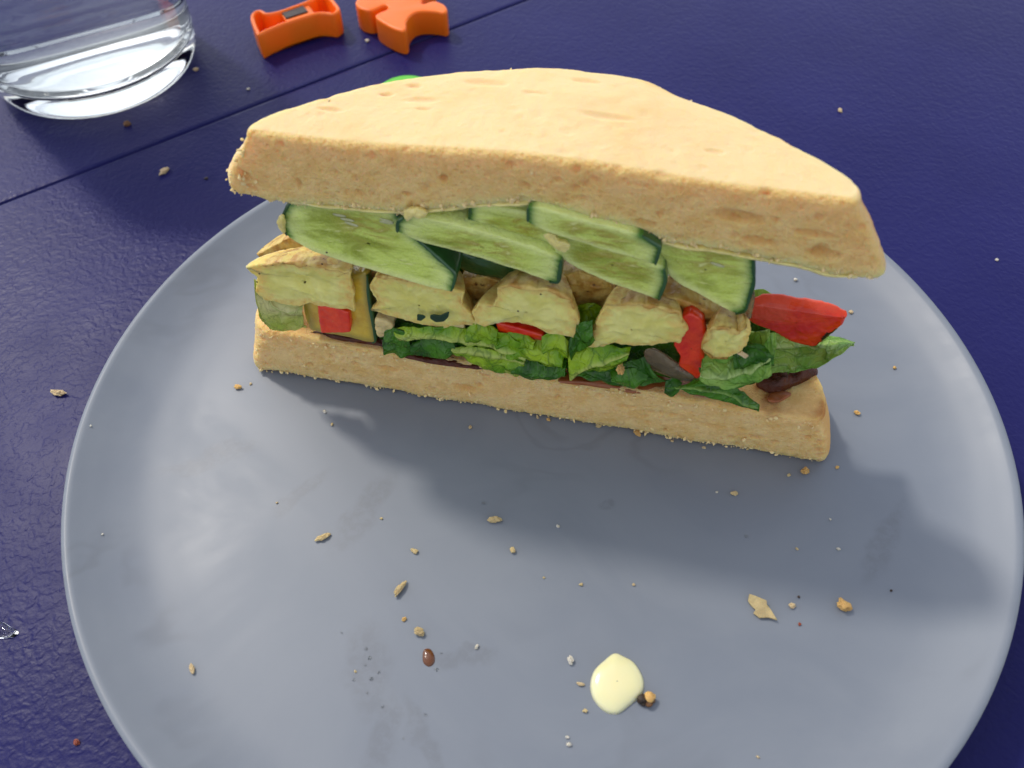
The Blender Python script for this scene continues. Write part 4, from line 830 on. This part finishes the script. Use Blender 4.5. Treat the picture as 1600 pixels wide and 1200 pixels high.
# large thin flake curled on the plate
fo = resample([(5.17, 7.79), (5.30, 7.73), (5.51, 7.61), (5.50, 7.52), (5.57, 7.40), (5.66, 7.17), (5.49, 7.24), (5.29, 7.24), (5.18, 7.36), (5.25, 7.43), (5.16, 7.55), (5.12, 7.65)], 60, True, False); C = fo.mean(0); R = []
for k in np.linspace(1, .02, 8):
    q = C+(fo-C)*k; u = (q-C)@np.array([.75, -.66]); vv = (q-C)@np.array([.66, .75])
    P3 = np.column_stack([q, np.zeros(60)]); R.append(np.column_stack([q, 1.05+.16*np.clip(vv+.18, 0, 1)+.35*vv*vv+.05*u+.02*fbm(P3, 7, 2, 5)]))
V = np.concatenate(R); F = ring_faces(60, 8); Nn = vnormals(V, F); s_ = 1 if Nn[:, 2].mean() > 0 else -1; F = F if s_ > 0 else F[:, ::-1]; k = len(V)
V2 = np.vstack([V, V-[0, 0, .035]]); b_ = np.arange(60); E = np.stack([b_, (b_+1) % 60, (b_+1) % 60+k, b_+k], -1)
tag(mk('bread_flake', V2, np.vstack([F, F[:, ::-1]+k, E]), MC['pale']), 'largest curled pale bread flake right of the plate middle', 'crumb', G) if False else tag(mk('bread_flake', V2, np.vstack([F, F[:, ::-1]+k, E]), MC['pale'], frame='W'), 'largest curled pale bread flake on the right front of the plate', 'crumb', G)
# charred nugget beside the mayonnaise drop
(x, y), = [(2.63, 5.55)]
e = empty('charred_nugget', (x, y, 1.0), 0, 'W'); tag(e, 'dark charred food nugget with a golden top touching the mayonnaise drop', 'food bit')
for k, (dx, dy, dz, r, kd, nm) in enumerate([(-.1, .0, .03, .11, 'dark', 'charred_bit'), (.05, .03, .08, .11, 'gold', 'golden_bit'), (.03, -.08, .03, .08, 'brown', 'charred_bit'), (-.08, -.08, .0, .06, 'dark', 'charred_bit'), (.1, -.02, .02, .07, 'brown', 'charred_bit')]):
    v, f = ICO2; v = v*(1+.5*fbm(v+k, 1.4, 3, k))[:, None]*r*[1, 1, .8]; mk(nm, v+[x+dx, y+dy, 1.05+dz], f, MC[kd], e, 'W')
# bits lying on the leaves, one on the lid
(s0, z0), = [(9.85, 3.87)]; p = SW([s0, -.27, z0]); crumb(p[0], p[1], .15, p[2]-.1, 'gold', 'golden crumb cluster stuck on the fan shaped leaf', 'crumbs caught on the filling', 1.3, .9, None, 'bread_crumb', 301)
(s0, z0), = [(12.38, 4.97)]; p = SW([s0, -.25, z0]); crumb(p[0], p[1], .10, p[2]-.06, 'tan', 'tan crumb lying on the large curled leaf', 'crumbs caught on the filling', 1.6, .7, None, 'bread_crumb', 302)
(s0, d0), = [(11.76, 1.87)]; p = SW([s0, d0, 8.78]); crumb(p[0], p[1], .10, p[2]-.03, 'gold', 'small crumb perched on the back edge of the lid', 'crumbs caught on the filling', 1.1, .9, None, 'bread_crumb', 303)

for q_, (pts, lab) in enumerate((([(8.00, 7.56), (8.23, 7.57), (8.31, 7.42), (8.54, 7.36), (8.47, 7.13), (8.27, 7.16), (8.11, 7.34)], 'whitish mayonnaise smear where the middle cucumber slices meet'),
                 ([(5.16, 7.63), (5.42, 7.73), (5.65, 7.67), (5.53, 7.55), (5.31, 7.52), (5.19, 7.36)], 'pale mayonnaise clot above the left end of the second cucumber slice'),
                 ([(2.25, 6.87), (2.39, 6.97), (2.37, 6.64), (2.29, 6.44), (2.21, 6.61)], 'small mayonnaise lump at the far left tip of the first cucumber slice'))):
    V, F, *_ = chunk_geo(pts, (-.21, -.18, -.12)[q_], .1, n=60, rings=7, bev=.03, bulge=.03, bump=.03, back='lump', seed=200+q_)
    tag(mk('mayonnaise_smear', V, F, MT_MAYO), lab, 'mayonnaise')

# ------------------------------------------------------------------ drinking glass
gc = (-16.0, 30.95)
prof = [(0.01, .42), (1.6, .38), (2.5, .22), (2.95, .05), (3.15, .0), (3.4, .04), (3.66, .24), (3.84, .55), (3.92, 1.0), (3.96, 1.8), (4.0, 4), (4.08, 9.4), (4.02, 9.55), (3.92, 9.5), (3.86, 9.3), (3.76, 4), (3.70, 1.9), (3.62, 1.3), (3.42, 1.02), (3.0, .9), (1.5, .86), (0.01, .85)]
pr = resample(prof, 160); n = 128; a = np.linspace(0, 2*math.pi, n, endpoint=False)
V = np.concatenate([np.stack([gc[0]+r*np.cos(a), gc[1]+r*np.sin(a), np.full(n, max(z, 0)+.004)], -1) for r, z in np.maximum(pr, 0.004)])
tag(mk('drinking_glass', V, ring_faces(n, len(pr)), MT_GLASS, frame='W'), 'clear drinking glass with a thick base, top left of the table', 'glass')

wp = [(0.01, .83), (1.5, .84), (3.0, .88), (3.43, 1.0), (3.64, 1.3), (3.72, 1.9), (3.78, 4), (3.82, 6.6), (3.75, 6.52), (3.4, 6.48), (0.01, 6.48)]
pr = resample(wp, 120, curve=False)
V = np.concatenate([np.stack([gc[0]+r*np.cos(a), gc[1]+r*np.sin(a), np.full(n, z+.004)], -1) for r, z in np.maximum(pr, 0.004)])
tag(mk('water', V, ring_faces(n, len(pr)), MT_WATER, frame='W'), 'still water filling most of the drinking glass', 'water')

# ------------------------------------------------------------------ toys
def extrude(name, outline, z0, z1, bev, mat, parent=None, n=160, curve=True, frame='W'):
    o = resample(outline, n, True, curve); area = np.sum(o[:, 0]*np.roll(o[:, 1], -1)-np.roll(o[:, 0], -1)*o[:, 1])
    if area < 0: o = o[::-1]
    t = np.roll(o, -1, 0)-np.roll(o, 1, 0); t /= np.linalg.norm(t, axis=1, keepdims=True); inn = np.stack([-t[:, 1], t[:, 0]], -1)
    R = [(o+inn*bev, z0)] + [(o+inn*bev*(1-math.sin(th)), z0+bev*(1-math.cos(th))*.6) for th in np.linspace(0, math.pi/2, 4)[1:]]
    R += [(o+inn*bev*(1-math.cos(th)), z1-bev*(1-math.sin(th))) for th in np.linspace(0, math.pi/2, 7)]
    V = np.concatenate([np.column_stack([q, np.full(n, z)]) for q, z in R]); F = [tuple(f) for f in ring_faces(n, len(R))]
    F += [tuple(range(n))[::-1], tuple(range((len(R)-1)*n, len(R)*n))]
    return mk(name, V, F, mat, parent, frame)
# toy 1: hollow letter lying open side up, with a magnet block
rim = [(-9.62, 31.34), (-9.47, 31.34), (-9.25, 31.56), (-8.94, 31.82), (-8.57, 32.09), (-7.78, 32.57), (-7.39, 32.74), (-7.10, 32.73), (-6.77, 32.67), (-6.56, 32.95), (-6.59, 33.24), (-6.79, 33.65), (-7.06, 34.16), (-7.38, 34.48), (-7.71, 34.34), (-7.82, 33.99), (-8.10, 33.71), (-8.55, 33.38), (-9.05, 33.06), (-9.46, 32.94), (-9.68, 33.14), (-9.91, 33.15), (-10.08, 32.92), (-10.05, 32.44)]
o = resample(rim, 200, True); area = np.sum(o[:, 0]*np.roll(o[:, 1], -1)-np.roll(o[:, 0], -1)*o[:, 1])
if area < 0: o = o[::-1]
t = np.roll(o, -1, 0)-np.roll(o, 1, 0); t /= np.linalg.norm(t, axis=1, keepdims=True); inn = np.stack([-t[:, 1], t[:, 0]], -1)
for _ in range(6): inn = (np.roll(inn, 1, 0)+inn+np.roll(inn, -1, 0))/3
R = [(.10, 0), (.03, .03), (0, .12), (0, .95), (.02, 1.02), (.06, 1.05), (.11, 1.05), (.15, 1.02), (.17, .95), (.2, .2), (.26, .12), (.36, .1)]
V = np.concatenate([np.column_stack([o+inn*d, np.full(200, z)]) for d, z in R]); F = [tuple(f) for f in ring_faces(200, len(R))] + [tuple(range(200))[::-1], tuple(range((len(R)-1)*200, len(R)*200))]
toy = empty('plastic_toy', (o[:, 0].mean(), o[:, 1].mean(), 0), 0, 'W'); tag(toy, 'hollow orange plastic magnet toy lying open side up, nearer the glass', 'toy', 'orange plastic magnet toys')
mk('shell', V, F, MT_ORANGE, toy, 'W')
mb = [(-9.07, 33.14), (-7.95, 33.88), (-7.50, 32.92), (-8.56, 32.25)]; cb = np.array(mb).mean(0)
extrude('magnet_holder', [tuple(cb+(np.array(p)-cb)*.96) for p in mb], .1, .93, .05, MT_ORANGE, toy, 120, False)
mm_ = [(-8.97, 33.14), (-8.12, 33.56), (-7.85, 33.06), (-8.66, 32.57)]
extrude('magnet', mm_, .8, .99, .02, MT_MAGNET, toy, 100, False)
# toy 2: solid letter, face up
t2 = [(-5.98, 33.56), (-5.81, 33.16), (-5.54, 32.95), (-5.28, 32.89), (-5.08, 33.03), (-4.79, 33.26), (-4.63, 33.15), (-4.71, 32.91), (-4.96, 32.73), (-5.09, 32.49), (-4.91, 32.15), (-4.50, 31.71), (-4.21, 31.47), (-3.90, 31.32), (-3.79, 31.50), (-3.81, 31.92), (-3.71, 32.34), (-3.49, 32.66), (-3.11, 32.74), (-2.65, 32.67), (-2.34, 32.56), (-2.22, 32.75), (-2.28, 33.09), (-2.47, 33.35), (-2.73, 33.51), (-2.96, 33.47), (-3.14, 33.33), (-3.27, 33.38), (-3.23, 33.68), (-3.07, 34.18), (-2.78, 34.78), (-3.12, 35.42), (-3.61, 35.55), (-4.02, 35.15), (-4.22, 34.54), (-4.57, 34.66), (-4.92, 35.09), (-5.36, 35.32), (-5.77, 35.02), (-5.77, 34.40), (-5.88, 33.95)]
toy2 = empty('plastic_toy', (np.array(t2)[:, 0].mean(), np.array(t2)[:, 1].mean(), 0), 0, 'W'); tag(toy2, 'solid orange plastic magnet toy with splayed legs touching the table seam', 'toy', 'orange plastic magnet toys')
extrude('body', t2, 0, 1.05, .1, MT_ORANGE, toy2, 260)
# green piece
(gx, gy), = [(-3.69, 28.13)]
extrude('green_toy', [(gx+1.15*math.cos(t), gy+1.15*math.sin(t)) for t in np.linspace(0, 2*math.pi, 24, endpoint=False)], 0, .5, .2, MT_GREEN, None, 90)
g = [o for o in col.objects if o.name.startswith('green_toy')][0]; g.name = 'plastic_counter'
tag(g, 'round green plastic piece mostly hidden behind the lid', 'toy')

for o in col.objects:
    for k in ('_base', '_ang'):
        if k in o: del o[k]
